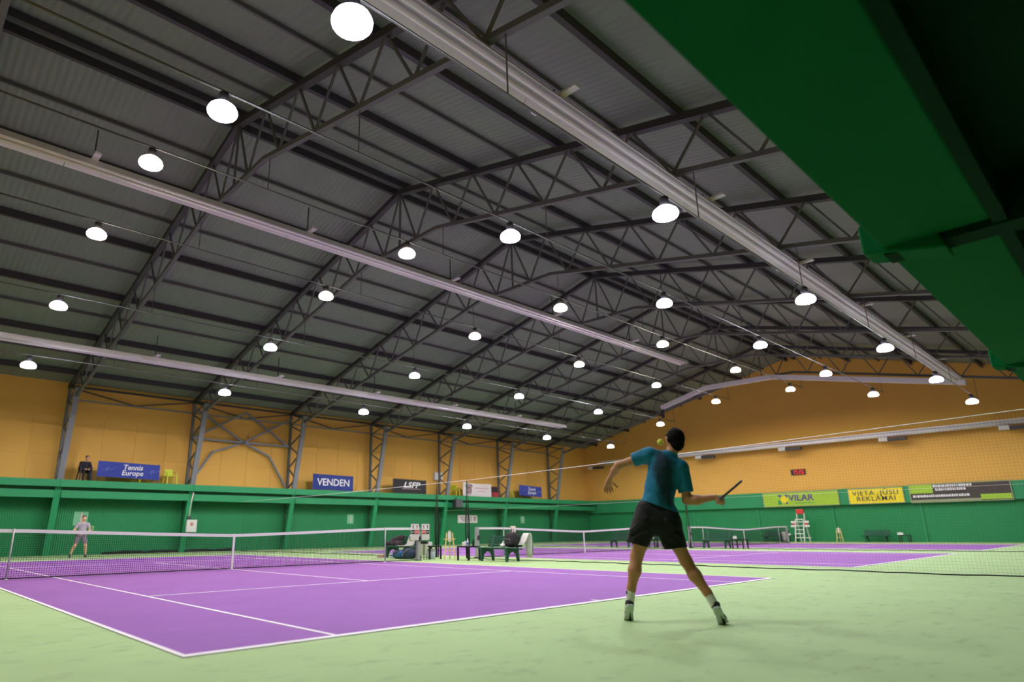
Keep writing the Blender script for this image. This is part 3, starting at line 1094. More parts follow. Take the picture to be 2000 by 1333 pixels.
def scoreboard(label, loc, mir):
    t = thing('flip_scoreboard', label, 'scoreboard', loc, -.35, 'flip scoreboards on the near net post')
    obj('back_plate', MB().bbox(-.14, .14, 0, .02, .0, .52), M_white, t, bevel=.004)
    for k, s in enumerate((-1, 1)):
        c = obj('number_card', MB().bbox(s * .068 - .06, s * .068 + .06, -.012, -.002, .335, .505), M_white, t)
        obj('numeral', MB().bbox(s * .068 - .012, s * .068 + .012, -.017, -.011, .37, .48).bbox(s * .068 - .03, s * .068 + .012, -.017, -.011, .45, .48), M_black if s * mir > 0 else M_maroon, c)
        c = obj('colour_card', MB().bbox(s * .068 - .06, s * .068 + .06, -.012, -.002, .20, .325), M_black if s * mir > 0 else M_red, t)
        obj('stripe', MB().bbox(s * .068 - .045, s * .068 + .045, -.017, -.011, .25, .275), M_white, c)
    obj('lower_panel', MB().bbox(-.135, .135, -.01, -.001, .01, .185), M_offwhite, t)
    obj('top_rings', MB().tube([(-.12, .0, .53), (.12, 0, .53)], .012, 6), M_steel, t)
    obj('support', MB().bar((0, .03, .3), (.0 - mir * .22, .05, .3), .03, .03), M_steel_dark, t)
    return t


scoreboard('white flip scoreboard left of the near net post', (6.20, YN - .10, .66), -1)
scoreboard('white flip scoreboard right of the near net post, above the waste bin', (6.66, YN - .10, .66), 1)

t = thing('waste_bin', 'white waste bin with black rim behind the near net post', 'bin', (6.98, 12.30, 0))
obj('liner', MB().lathe([(.10, .14), (.12, .15), (.165, .55), (.168, .60), (.155, .6), (.12, .3), (.02, .28)], 18), M_offwhite, t, True)
obj('rim', MB().lathe([(.172, .53), (.176, .60), (.170, .62), (.165, .60), (.166, .53)], 18), M_black, t, True)
for k in range(3):
    a = k * 2.1
    obj('leg', MB().tube([(.16 * math.cos(a), .16 * math.sin(a), .55), (.15 * math.cos(a), .15 * math.sin(a), 0)], .014, 6), M_black, t)
t = thing('waste_bin', 'small pale waste bin at the right end of the far net', 'bin', (40.95, 13.3, 0))
obj('liner', MB().lathe([(.14, .1), (.16, .12), (.2, .66), (.2, .72), (.17, .7), (.14, .3), (.02, .28)], 16), M_offwhite, t, True)
for k in range(3):
    a = k * 2.1 + .4
    obj('leg', MB().tube([(.18 * math.cos(a), .18 * math.sin(a), .6), (.17 * math.cos(a), .17 * math.sin(a), 0)], .014, 6), M_steel, t)
t = thing('plastic_tub', 'clear plastic tub under the side table by the waste bin', 'container', (7.56, 12.55, 0))
obj('tub', MB().lathe([(.13, .005), (.14, .01), (.15, .34), (.145, .34), (.125, .02), (.02, .015)], 16), M_clear, t, True)
obj('rim', MB().lathe([(.152, .32), (.158, .335), (.152, .35), (.146, .335)], 16), M_white, t, True)

# umpire chair
t = thing('umpire_chair', 'tall white umpire chair with a red top against the gable wall', 'umpire chair', (42.0, 12.55, 0), -math.pi / 2)
for s in (-1, 1):
    obj('front_leg', MB().bar((s * .30, -.55, 0), (s * .26, -.05, 1.55), .06), M_white, t)
    obj('rear_leg', MB().bar((s * .30, .55, 0), (s * .26, .2, 1.55), .06), M_white, t)
    obj('back_post', MB().bar((s * .25, .2, 1.5), (s * .25, .25, 2.0), .05), M_white, t)
    obj('side_board', MB().bbox(s * .26 + (-.0 if s > 0 else -.34), s * .26 + (.34 if s > 0 else 0), -.1, -.05, 1.3, 1.44), M_white, t)
    obj('side_board', MB().bbox(s * .28 + (-.0 if s > 0 else -.34), s * .28 + (.34 if s > 0 else 0), -.14, -.09, 1.02, 1.16), M_white, t)
    obj('side_cushion', MB().bbox(s * .3 + (-.0 if s > 0 else -.2), s * .3 + (.2 if s > 0 else 0), -.11, -.07, 1.17, 1.29), M_red, t)
for k in range(5):
    z = .3 + .27 * k
    y = -.55 + .5 * z / 1.55
    obj('step', MB().bbox(-.30, .30, y - .1, y + .05, z - .025, z + .02), M_white, t)
obj('seat', MB().bbox(-.28, .28, -.12, .28, 1.52, 1.58), M_white, t)
obj('back_cushion', MB().bbox(-.26, .26, .16, .28, 1.92, 2.26), M_red, t, bevel=.05)
obj('foot_bar', MB().bbox(.3, .75, -.5, -.42, .27, .31), M_white, t)

# ------------------------------------------------------------------ smooth bodies from distance fields
def smin(a, b, k):
    h = np.clip(.5 + .5 * (b - a) / k, 0, 1)
    return b * (1 - h) + a * h - k * h * (1 - h)


def C_(p, q, r0, r1=None, flat=1.0):
    return ('c', np.array(p, float), np.array(q, float), r0, r1 if r1 is not None else r0, flat)


def E_(c, r, rz=0.0):
    return ('e', np.array(c, float), np.array(r, float), rz)


def prim_box(p):
    if p[0] == 'c':
        r = max(p[3], p[4])
        return np.minimum(p[1], p[2]) - r, np.maximum(p[1], p[2]) + r
    r = max(p[2])
    return p[1] - r, p[1] + r


def prim_d(p, X, Y, Z):
    if p[0] == 'c':
        a, b, r0, r1, fl = p[1:]
        d = b - a
        t = ((X - a[0]) * d[0] + (Y - a[1]) * d[1] + (Z - a[2]) * d[2]) / max(1e-9, d @ d)
        t = np.clip(t, 0, 1)
        return np.sqrt((X - a[0] - t * d[0]) ** 2 + ((Y - a[1] - t * d[1]) / fl) ** 2 + (Z - a[2] - t * d[2]) ** 2) - (r0 + (r1 - r0) * t)
    c, r, rz = p[1:]
    cs, sn = math.cos(rz), math.sin(rz)
    x = (X - c[0]) * cs + (Y - c[1]) * sn
    y = -(X - c[0]) * sn + (Y - c[1]) * cs
    q = np.sqrt((x / r[0]) ** 2 + (y / r[1]) ** 2 + ((Z - c[2]) / r[2]) ** 2)
    return (q - 1) * min(r)


def sdf_mb(groups, h, k=.03, kk=.03):
    """groups: list of (prims, planes); planes (point, normal) cut away the side the normal points to"""
    los, his = [], []
    for pr, pl in groups:
        for p in pr:
            lo, hi = prim_box(p)
            los.append(lo)
            his.append(hi)
    lo = np.min(los, 0) - .05
    hi = np.max(his, 0) + .05
    n = np.ceil((hi - lo) / h).astype(int) + 1
    D = np.full(n, .5, np.float32)
    for pr, pl in groups:
        bl = np.min([prim_box(p)[0] for p in pr], 0) - .045
        bh = np.max([prim_box(p)[1] for p in pr], 0) + .045
        i0 = np.maximum(((bl - lo) / h).astype(int), 0)
        i1 = np.minimum(np.ceil((bh - lo) / h).astype(int) + 1, n)
        ax = [lo[a] + h * np.arange(i0[a], i1[a], dtype=np.float32) for a in range(3)]
        X, Y, Z = np.meshgrid(*ax, indexing='ij')
        G = np.full(X.shape, .5, np.float32)
        for p in pr:
            G = smin(G, prim_d(p, X, Y, Z), k)
        for pt, nm in pl:
            nm = np.array(nm, float)
            nm = nm / np.linalg.norm(nm)
            G = np.maximum(G, (X - pt[0]) * nm[0] + (Y - pt[1]) * nm[1] + (Z - pt[2]) * nm[2])
        sl = tuple(slice(a, b) for a, b in zip(i0, i1))
        D[sl] = smin(D[sl], G, kk)
    ins = D < 0
    cnt = np.zeros(tuple(n - 1), np.int8)
    for i in (0, 1):
        for j in (0, 1):
            for l in (0, 1):
                cnt += ins[i:n[0] - 1 + i, j:n[1] - 1 + j, l:n[2] - 1 + l]
    cells = np.argwhere((cnt > 0) & (cnt < 8))
    idx = np.full(tuple(n - 1), -1, np.int32)
    idx[tuple(cells.T)] = np.arange(len(cells))
    acc = np.zeros((len(cells), 3))
    num = np.zeros(len(cells))
    cor = [(i, j, l) for i in (0, 1) for j in (0, 1) for l in (0, 1)]
    for a in cor:
        for ax_ in range(3):
            if a[ax_]:
                continue
            b = list(a)
            b[ax_] = 1
            A = D[tuple((cells + a).T)]
            Bv = D[tuple((cells + b).T)]
            m = (A < 0) != (Bv < 0)
            t = np.where(m, A / np.where(m, A - Bv, 1), 0)
            pos = cells + np.array(a) + t[:, None] * np.eye(3)[ax_]
            acc += np.where(m[:, None], pos, 0)
            num += m
    V = lo + h * acc / num[:, None]
    faces = []
    for ax_ in range(3):
        o1, o2 = [(1, 2), (2, 0), (0, 1)][ax_]
        sl0 = [slice(None)] * 3
        sl1 = [slice(None)] * 3
        sl0[ax_] = slice(0, -1)
        sl1[ax_] = slice(1, None)
        ch = ins[tuple(sl0)] != ins[tuple(sl1)]
        e = np.argwhere(ch)
        e = e[(e[:, o1] > 0) & (e[:, o2] > 0)]
        e = e[(e[:, o1] < n[o1] - 1) & (e[:, o2] < n[o2] - 1)]

        def cell(d1, d2):
            q = e.copy()
            q[:, o1] -= d1
            q[:, o2] -= d2
            return idx[tuple(q.T)]
        f = np.stack([cell(1, 1), cell(0, 1), cell(0, 0), cell(1, 0)], 1)
        flip = ~ins[tuple(e.T)]
        f[flip] = f[flip][:, ::-1]
        faces.append(f)
    return V, np.concatenate(faces)


def body_obj(name, parts, m, parent, creases=0.0):
    """parts: list of (groups, h[, k, kk]) merged into ONE mesh"""
    V, F = [], []
    k = 0
    for p in parts:
        v, f = sdf_mb(*p)
        V.append(v)
        F.append(f + k)
        k += len(v)
    V = np.concatenate(V)
    F = np.concatenate(F)
    me = bpy.data.meshes.new(name)
    me.from_pydata(V.tolist(), [], F.tolist())
    if creases:
        # soft diagonal creases pressed into the cloth
        N = np.zeros(len(V) * 3)
        me.vertices.foreach_get('normal', N)
        N = N.reshape(-1, 3)
        x, y, z = V.T
        w = (np.sin(x * 38 + z * 52 + 1.5 * np.sin(z * 9)) + .8 * np.sin(x * -46 + z * 41 + y * 30 + 2 * np.sin(x * 11)) + .6 * np.sin(z * 78 + x * 12))
        w = np.sign(w) * np.abs(w / 2.4) ** 1.4 * (.5 + .5 * np.sin(x * 13 + z * 8 + 1))
        V2 = V + N * (creases * w)[:, None]
        me.vertices.foreach_set('co', V2.ravel())
        me.update()
    me.materials.append(m)
    me.shade_smooth()
    o = link(name, me, parent)
    return o


def fingers(wrist, palm, dirs, r=.0085):
    """palm plus bent fingers; dirs: list of (root, knuckle, tip)"""
    pr = [C_(wrist, palm, .026, .030)]
    for root, mid, tip in dirs:
        pr.append(C_(palm, root, .024, .011))
        pr.append(C_(root, mid, r + .001, r))
        pr.append(C_(mid, tip, r, r * .8))
    return pr


M_skin = mat('tanned skin', (176, 122, 84), .55, var=.06, vscale=6)
M_skin2 = mat('light skin', (206, 158, 132), .55, var=.05, vscale=6)
M_hair = mat('dark brown hair', (14, 10, 10), .9, bump=.9, bscale=60, spec=.1)
M_shorts = mat('black shorts cloth', (14, 13, 14), .8, var=.2, vscale=5, bump=.6, bscale=7, spec=.3)
M_sock = mat('white sock knit', (222, 220, 218), .8, bump=.4, bscale=140)
M_sole = mat('pale rubber sole', (188, 196, 188), .6)
M_shoe = mat('dark shoe mesh', (40, 34, 42), .7, bump=.5, bscale=160)

# teal shirt with a dark sweat stain down the middle of the back
M_shirt = mat('teal shirt cloth', (6, 108, 140), .8, var=.12, vscale=5, bump=.55, bscale=8)
_n = M_shirt.node_tree.nodes
_l = M_shirt.node_tree.links
_b = _n['Principled BSDF']
_src = _b.inputs['Base Color'].links[0].from_socket
_tc = _n.new('ShaderNodeTexCoord')
_mp = _n.new('ShaderNodeMapping')
_mp.inputs['Location'].default_value = (-.70, .03, -4.18)
_mp.inputs['Scale'].default_value = (8.0, 4.0, 2.55)
_l.new(_tc.outputs['Object'], _mp.inputs[0])
_nz = _n.new('ShaderNodeTexNoise')
_nz.inputs['Scale'].default_value = 9
_l.new(_tc.outputs['Object'], _nz.inputs['Vector'])
_ad = _n.new('ShaderNodeVectorMath')
_ad.operation = 'MULTIPLY_ADD'
_ad.inputs[1].default_value = (.9, .9, .9)
_l.new(_nz.outputs['Color'], _ad.inputs[0])
_l.new(_mp.outputs[0], _ad.inputs[2])
_ln = _n.new('ShaderNodeVectorMath')
_ln.operation = 'LENGTH'
_l.new(_ad.outputs[0], _ln.inputs[0])
_rp = _n.new('ShaderNodeValToRGB')
_rp.color_ramp.elements[0].position = .62
_rp.color_ramp.elements[0].color = (1, 1, 1, 1)
_rp.color_ramp.elements[1].position = 1.0
_rp.color_ramp.elements[1].color = (0, 0, 0, 1)
_l.new(_ln.outputs['Value'], _rp.inputs[0])
_mx = _n.new('ShaderNodeMix')
_mx.data_type = 'RGBA'
_l.new(_rp.outputs[0], _mx.inputs[0])
_l.new(_src, _mx.inputs[6])
_mx.inputs[7].default_value = lin((2, 40, 58))
_l.new(_mx.outputs[2], _b.inputs['Base Color'])

# ------------------------------------------------------------------ the player in front (local x = to the right, y = away from the camera)
PL = thing('person', 'player in a teal shirt and black shorts hitting a ball, seen from behind', 'person', (-1.25, -1.70, 0), -1.0517)
wrL, wrR = (-.541, .20, 1.477), (.509, -.08, 1.221)
hd = (.178, .02, 1.835)
fx, fy = -.45, .89                        # facing direction of the head
head = [E_(hd, (.078, .098, .112), .47), E_((hd[0] + fx * .035, hd[1] + fy * .035, hd[2] - .055), (.058, .062, .066), .47),
        C_((hd[0] + fx * .095, hd[1] + fy * .095, hd[2] + .0), (hd[0] + fx * .112, hd[1] + fy * .112, hd[2] - .028), .010, .014),
        C_((hd[0] + fx * .085 - .03, hd[1] + fy * .085 - .01, hd[2] + .028), (hd[0] + fx * .085 + .03, hd[1] + fy * .085 + .012, hd[2] + .028), .012),
        C_((hd[0] + fx * .09 - .018, hd[1] + fy * .09 - .006, hd[2] - .062), (hd[0] + fx * .09 + .018, hd[1] + fy * .09 + .008, hd[2] - .062), .009),
        C_((hd[0] + fx * .065, hd[1] + fy * .065, hd[2] - .10), (hd[0] + fx * .07, hd[1] + fy * .07, hd[2] - .10), .024)]
for s in (-1, 1):
    ex, ey = hd[0] + s * .078 * .89, hd[1] + s * .078 * .45
    head.append(C_((ex, ey, hd[2] - .03), (ex + s * .01, ey, hd[2] + .02), .014, .017, 1.0))
body = [
    (head, []),
    ([C_((.115, 0, 1.66), (.168, .012, 1.775), .060, .054)], []),
    ([C_((-.09, 0, 1.675), (.19, 0, 1.545), .070, .070), C_((.04, 0, 1.55), (-.02, 0, 1.33), .135, .128, .78), C_((-.02, 0, 1.33), (-.065, 0, 1.12), .125, .12, .8),
      C_((-.15, 0, 1.04), (.0, 0, .99), .115, .115)], []),
    ([C_((-.12, 0, 1.685), (-.431, .05, 1.593), .056, .041), C_((-.431, .05, 1.593), (-.48, .115, 1.545), .041, .039), C_((-.48, .115, 1.545), wrL, .039, .025)], []),
    ([C_((.215, 0, 1.52), (.240, -.02, 1.205), .056, .044), C_((.240, -.02, 1.205), (.33, -.04, 1.20), .047, .046), C_((.33, -.04, 1.20), wrR, .046, .028)], []),
    ([C_((-.16, 0, .98), (-.316, .035, .65), .092, .063), C_((-.316, .035, .65), (-.348, -.002, .50), .061, .063), C_((-.348, -.002, .50), (-.398, .01, .32), .062, .042),
      C_((-.398, .01, .32), (-.424, .015, .18), .041, .036)], []),
    ([C_((.02, 0, .96), (.165, .03, .60), .092, .060), C_((.165, .03, .60), (.235, -.02, .46), .058, .062), C_((.235, -.02, .46), (.335, -.045, .30), .062, .041),
      C_((.335, -.045, .30), (.39, -.05, .19), .038, .036)], []),
]
pmL = (-.566, .232, 1.436)
handL = fingers(wrL, pmL, [((-.588, .25, 1.412), (-.604, .262, 1.386), (-.602, .26, 1.358)),
                           ((-.575, .258, 1.405), (-.585, .272, 1.374), (-.576, .268, 1.348)),
                           ((-.560, .260, 1.402), (-.560, .275, 1.374), (-.550, .268, 1.352)),
                           ((-.545, .255, 1.405), (-.538, .268, 1.382), (-.530, .262, 1.362)),
                           ((-.542, .225, 1.440), (-.508, .222, 1.418), (-.484, .215, 1.392))])
_w = np.array(wrL)
handL = [('c', _w + (p[1] - _w) * 1.28, _w + (p[2] - _w) * 1.28, p[3] * 1.1, p[4] * 1.1, 1.0) for p in handL]
gp = np.array((.545, -.10, 1.195))        # racket grip
rd = np.array((.098, -.53, .088))
rd = rd / np.linalg.norm(rd)
vw = np.array((.54, 7.0, .30))
rn = np.cross(rd, vw)
rn = rn / np.linalg.norm(rn)              # racket face normal (the face is seen edge-on)
rs = np.cross(rn, rd)                     # across the face
dirs = []
for k in range(4):
    c = gp + rd * (-.036 + .024 * k)
    dirs.append((tuple(c - rn * .026 - rs * .012), tuple(c - rn * .006 + rs * -.030), tuple(c + rn * .024 - rs * .006)))
c = gp + rd * .045
dirs.append((tuple(c - rn * .020 + rs * .018), tuple(c + rn * .004 + rs * .028), tuple(c + rn * .024 + rs * .010)))
handR = fingers(wrR, tuple(gp - rn * .03), dirs, .009)
body_obj('body', [(body, .008, .035, .035), ([(handL, [])], .004, .010, .010), ([(handR, [])], .004, .010, .010)], M_skin, PL)

hair = [([E_((hd[0] + .004 - fx * .012, hd[1] - fy * .012, hd[2] + .022), (.093, .112, .108), .47), E_((hd[0] - fx * .045, hd[1] - fy * .045, hd[2] - .03), (.075, .072, .095), .47)],
         [((hd[0] + fx * .055, hd[1] + fy * .055, hd[2]), (fx, fy, -.55))])]
rng = random.Random(3)
for k in range(46):
    a, e = rng.uniform(0, 2 * math.pi), rng.uniform(-.35, 1.45)
    dx, dy, dz = math.cos(a) * math.cos(e), math.sin(a) * math.cos(e), math.sin(e)
    if dx * fx + dy * fy > .45 and dz < .6:
        continue
    c = (hd[0] + .004 + dx * .082, hd[1] + dy * .098, hd[2] + .02 + dz * .096)
    hair[0][0].append(C_(c, (c[0] + dx * .012 + .008, c[1] + dy * .012, c[2] + .010), .017, .008))
body_obj('hair', [(hair, .006, .012, .012)], M_hair, PL)

shirt = [
    ([C_((-.09, 0, 1.682), (.19, 0, 1.55), .086, .088), C_((.04, 0, 1.56), (-.02, 0, 1.33), .158, .152, .80), C_((-.02, 0, 1.33), (-.07, 0, 1.10), .152, .164, .82),
      C_((-.09, 0, 1.12), (.0, 0, 1.05), .160, .150, .85), C_((.08, .0, 1.66), (.13, 0, 1.70), .075, .066)],
     [((-.06, 0, 1.15), (-.366, 0, -.93)), ((.125, 0, 1.712), (.42, .0, .90))]),
    ([C_((-.11, 0, 1.69), (-.33, .032, 1.625), .080, .070)], [((-.272, .022, 1.645), (-.95, .13, -.28))]),
    ([C_((.21, 0, 1.525), (.245, -.012, 1.22), .084, .072)], [((.242, -.01, 1.285), (.1, -.02, -1))]),
]
body_obj('shirt', [(shirt, .007, .03, .035)], M_shirt, PL, .0055)
shorts = [
    ([C_((-.15, 0, 1.09), (.0, 0, 1.04), .142, .142, .95), C_((-.17, 0, 1.0), (.02, 0, .975), .150, .145)], [((-.07, 0, 1.19), (.25, 0, 1))]),
    ([C_((-.18, 0, 1.02), (-.325, .035, .73), .126, .102), C_((-.22, .0, .95), (-.30, .03, .78), .125, .11)], [((-.327, .03, .772), (-.30, .02, -.95))]),
    ([C_((.02, 0, .98), (.09, .01, .68), .134, .114)], [((.087, 0, .722), (.12, 0, -1))]),
]
for a, b in (((-.345, -.075, .90), (-.17, -.135, 1.03)), ((-.35, -.08, .86), (-.20, -.135, .97)), ((-.32, -.09, .82), (-.19, -.13, .90)), ((-.30, -.02, 1.0), (-.17, -.12, 1.12)), ((.10, -.12, .86), (.17, -.07, .76)),
             ((.02, -.14, 1.0), (.12, -.10, .92))):
    shorts.append(([C_(a, b, .020, .010)], []))
body_obj('shorts', [(shorts, .007, .03, .022)], M_shorts, PL, .005)
for side, a, b in (('L', (-.401, .008, .315), (-.426, .018, .15)), ('R', (.330, -.043, .315), (.398, -.055, .16))):
    d = np.array(a) - np.array(b)
    sk = body_obj('sock', [([([C_(np.array(a) + d * .2, b, .047, .041)], [(a, tuple(d))])], .006, .01, .01)], M_sock, PL)
    p = np.array(a) * .82 + np.array(b) * .18
    o = obj('sock_mark', MB().box((p[0] + (-.0395 if side == 'L' else .036), p[1] - .018, p[2]), (.012, .028, .034)), M_black, sk)


def shoe(heel, ball, toe, ank, lat):
    """shoe on tiptoe: heel raised, toes on the floor; lat = unit vector across the foot"""
    heel, ball, toe, ank, lat = (np.array(q, float) for q in (heel, ball, toe, ank, lat))
    mid = heel * .55 + ball * .45
    up1 = ank - heel
    d1 = (ball - heel) / np.linalg.norm(ball - heel)
    nrm = np.cross(lat, d1)
    nrm = nrm if nrm @ up1 > 0 else -nrm
    upz = np.array((0, 0, 1.0))
    up = [([C_(heel + nrm * .060, mid + nrm * .060, .038, .036), C_(mid + nrm * .060, ball + nrm * .04 + upz * .022, .036, .036),
            C_(ball + upz * .058, toe + upz * .048, .036, .028), C_(heel + nrm * .062, ank, .040, .043)], [(ank + (ank - heel) * .05, tuple(ank - heel))])]
    u = body_obj('shoe', [(up, .006, .02, .02)], M_shoe, PL)
    pts = [(heel - d1 * .035, nrm, .026), (heel - d1 * .012, nrm, .039), (heel + d1 * .03, nrm, .041), (mid, nrm, .036), (ball - d1 * .02, nrm, .047), (ball, (nrm + upz) / 2, .049),
           (ball * .5 + toe * .5, upz, .046), (toe, upz, .036), (toe + (toe - ball) * .25, upz, .020)]
    vs, fs = [], []
    for p, n_, w in pts:
        n_ = np.array(n_) / np.linalg.norm(n_)
        for s, hgt in ((-1, 0), (1, 0), (1.04, .026), (-1.04, .026)):
            vs.append(p + lat * w * s + n_ * hgt)
    for i in range(len(pts) - 1):
        for k in range(4):
            fs.append((i * 4 + k, i * 4 + (k + 1) % 4, i * 4 + 4 + (k + 1) % 4, i * 4 + 4 + k))
    fs.append((3, 2, 1, 0))
    e = (len(pts) - 1) * 4
    fs.append((e, e + 1, e + 2, e + 3))
    so = obj('sole', MB().add(vs, fs), M_sole, u, True, bevel=.006)
    gr = MB()
    g0, g1 = heel + d1 * .05 + lat * .006, ball - d1 * .0 + lat * .012
    n_ = nrm / np.linalg.norm(nrm)
    gr.add([g0 - n_ * .003, g1 + lat * .016 - n_ * .003, g1 - lat * .012 - n_ * .003, g0 + n_ * .004, g1 + lat * .016 + n_ * .004, g1 - lat * .012 + n_ * .004],
           [(0, 1, 2), (5, 4, 3), (0, 3, 4, 1), (1, 4, 5, 2), (2, 5, 3, 0)])
    obj('sole_groove', gr, M_black, u)
    return u


shoe((-.425, -.045, .135), (-.452, .075, .006), (-.458, .155, .002), (-.426, .015, .185), (1, .04, .02))
shoe((.408, -.105, .140), (.452, .0, .008), (.468, .075, .002), (.397, -.055, .195), (.96, .06, .26))

# racket in the right hand
RK = thing('tennis_racket', 'black tennis racket seen edge-on in the right hand of the front player', 'racket')
RK.location = PL.location
RK.rotation_euler = PL.rotation_euler


def racket(root, grip, d, side, nrm, mframe, mgrip):
    grip, d, side, nrm = (np.array(q, float) for q in (grip, d, side, nrm))
    butt = grip - d * .09
    hc = butt + d * .515
    obj('handle', MB().tube([butt, butt + d * .20], [.0165, .0155], 8), mgrip, root, True)
    ring = []
    for k in range(41):
        a = 2 * math.pi * k / 40
        ring.append(hc + d * .168 * math.cos(a) + side * .128 * math.sin(a))
    obj('frame', MB().tube(ring, .0115, 8), mframe, root, True)
    for s in (-1, 1):
        obj('throat', MB().tube([butt + d * .19 + side * .006 * s, butt + d * .30 + side * .045 * s, hc - d * .118 + side * .088 * s], .0105, 6), mframe, root, True)
    st = MB()
    for k in range(-7, 8):
        o_ = k * .0165
        w = .165 * math.sqrt(max(0, 1 - (o_ / .128) ** 2))
        st.bar(hc - d * w + side * o_, hc + d * w + side * o_, .0016)
    for k in range(-9, 10):
        o_ = k * .0172
        w = .125 * math.sqrt(max(0, 1 - (o_ / .168) ** 2))
        st.bar(hc - side * w + d * o_, hc + side * w + d * o_, .0016)
    obj('strings', st, M_print_faint, root)['kind'] = 'stuff'


racket(RK, gp, rd, rs, rn, M_black, M_black)

# ball in the air
bl = thing('tennis_ball', 'yellow tennis ball in the air beside the front player\'s head', 'ball')
M_ball = mat('felt yellow', (226, 240, 70), .9, bump=.6, bscale=300)
bl.rotation_euler = PL.rotation_euler
lm = Matrix.Translation(PL.location) @ PL.rotation_euler.to_matrix().to_4x4()
bl.location = lm @ Vector((.030, .10, 1.835))
q = MB()
obj('felt', q.lathe([(.0335 * math.sin(math.pi * k / 14), -.0335 * math.cos(math.pi * k / 14)) for k in range(15)], 20), M_ball, bl, True)
seam = []
for k in range(49):
    a = 2 * math.pi * k / 48
    v = Vector((math.cos(a) + .35 * math.cos(3 * a), math.sin(a) - .35 * math.sin(3 * a), 1.05 * math.sin(2 * a))).normalized() * .0337
    seam.append(v)
obj('seam', MB().tube(seam, .0012, 5), M_white, bl, True)

# ------------------------------------------------------------------ far player, facing the camera
P2 = thing('person', 'far player in grey shirt and shorts waiting in a wide stance', 'person', (-.52, 26.6, 0), 0)
M_grey = mat('grey shirt cloth', (160, 152, 164), .8, var=.08, vscale=5, bump=.4, bscale=9)
M_greysh = mat('grey check shorts', (126, 112, 130), .8, var=.25, vscale=14)
h2 = (.05, -.06, 1.66)
b2 = [([E_(h2, (.076, .095, .112)), E_((h2[0], h2[1] - .03, h2[2] - .055), (.056, .062, .066)), C_((.05, -.16, 1.66), (.05, -.172, 1.635), .01, .014),
        C_((.125, -.06, 1.64), (.13, -.06, 1.68), .014, .016), C_((-.025, -.06, 1.64), (-.03, -.06, 1.68), .014, .016),
        C_((.03, -.15, 1.60), (.07, -.15, 1.60), .009)], []),
      ([C_((.05, -.02, 1.44), (.05, -.04, 1.57), .06, .054)], []),
      ([C_((-.12, 0, 1.40), (.22, 0, 1.40), .07), C_((.05, 0, 1.38), (.05, .02, 1.12), .14, .125, .78), C_((.05, .02, 1.12), (.05, .06, .96), .125, .13, .85), C_((-.03, .06, .90), (.13, .06, .90), .115)], []),
      ([C_((-.15, 0, 1.39), (-.26, -.02, 1.14), .056, .043), C_((-.26, -.02, 1.14), (-.13, -.26, 1.02), .043, .028)], []),
      ([C_((.25, 0, 1.39), (.35, -.02, 1.14), .056, .043), C_((.35, -.02, 1.14), (.16, -.28, 1.02), .043, .028)], []),
      ([C_((-.05, .06, .88), (-.16, -.05, .50), .088, .058), C_((-.16, -.05, .50), (-.22, .0, .36), .056, .06), C_((-.22, 0, .36), (-.29, .02, .08), .06, .038)], []),
      ([C_((.15, .06, .88), (.24, -.05, .50), .088, .058), C_((.24, -.05, .50), (.27, .0, .36), .056, .06), C_((.27, 0, .36), (.30, .02, .08), .06, .038)], [])]
hdL = fingers((-.13, -.26, 1.02), (-.09, -.30, 1.0), [((-.07, -.32, 1.01), (-.05, -.335, 1.01), (-.04, -.32, .99)), ((-.075, -.325, .995), (-.05, -.34, .99), (-.04, -.32, .975)),
                                                    ((-.08, -.325, .98), (-.055, -.34, .972), (-.045, -.32, .96)), ((-.085, -.32, .968), (-.06, -.335, .957), (-.05, -.315, .95)),
                                                    ((-.08, -.295, 1.02), (-.055, -.30, 1.035), (-.035, -.30, 1.03))], .01)
hdR = fingers((.16, -.28, 1.02), (.12, -.32, 1.0), [((.10, -.335, 1.01), (.08, -.345, 1.005), (.085, -.325, .985)), ((.10, -.337, .995), (.08, -.345, .987), (.085, -.325, .97)),
                                                   ((.105, -.335, .98), (.085, -.345, .97), (.09, -.325, .957)), ((.11, -.33, .968), (.09, -.34, .957), (.095, -.32, .947)),
                                                   ((.105, -.305, 1.02), (.085, -.31, 1.035), (.07, -.315, 1.03))], .01)
body_obj('body', [(b2, .011, .035, .035), ([(hdL, [])], .006, .01, .01), ([(hdR, [])], .006, .01, .01)], M_skin2, P2)
body_obj('hair', [([([E_((h2[0], h2[1] + .015, h2[2] + .03), (.086, .10, .10))], [((0, -.12, 1.69), (0, -.75, -.65))])], .01, .02, .02)], mat('brown hair', (84, 58, 44), .7, bump=.6, bscale=80), P2)
sh2 = [([C_((-.12, 0, 1.405), (.22, 0, 1.405), .086), C_((.05, 0, 1.38), (.05, .02, 1.12), .162, .15, .8), C_((.05, .02, 1.12), (.05, .05, .92), .15, .155, .85)],
        [((.05, 0, .95), (0, 0, -1)), ((.05, 0, 1.475), (0, 0, 1))]),
       ([C_((-.15, 0, 1.39), (-.25, -.015, 1.16), .078, .066)], [((-.215, -.01, 1.235), (-.4, 0, -.92))]),
       ([C_((.25, 0, 1.39), (.34, -.015, 1.16), .078, .066)], [((.31, -.01, 1.235), (.4, 0, -.92))])]
body_obj('shirt', [(sh2, .011, .03, .03)], M_grey, P2)
so2 = [([C_((-.03, .055, .93), (.13, .055, .93), .14)], [((0, 0, .99), (0, 0, 1))]),
       ([C_((-.05, .05, .90), (-.15, -.03, .56), .115, .092)], [((-.135, -.02, .60), (-.28, -.1, -.95))]),
       ([C_((.15, .05, .90), (.23, -.03, .56), .115, .092)], [((.215, -.02, .60), (.24, -.1, -.95))])]
body_obj('shorts', [(so2, .011, .03, .03)], M_greysh, P2)
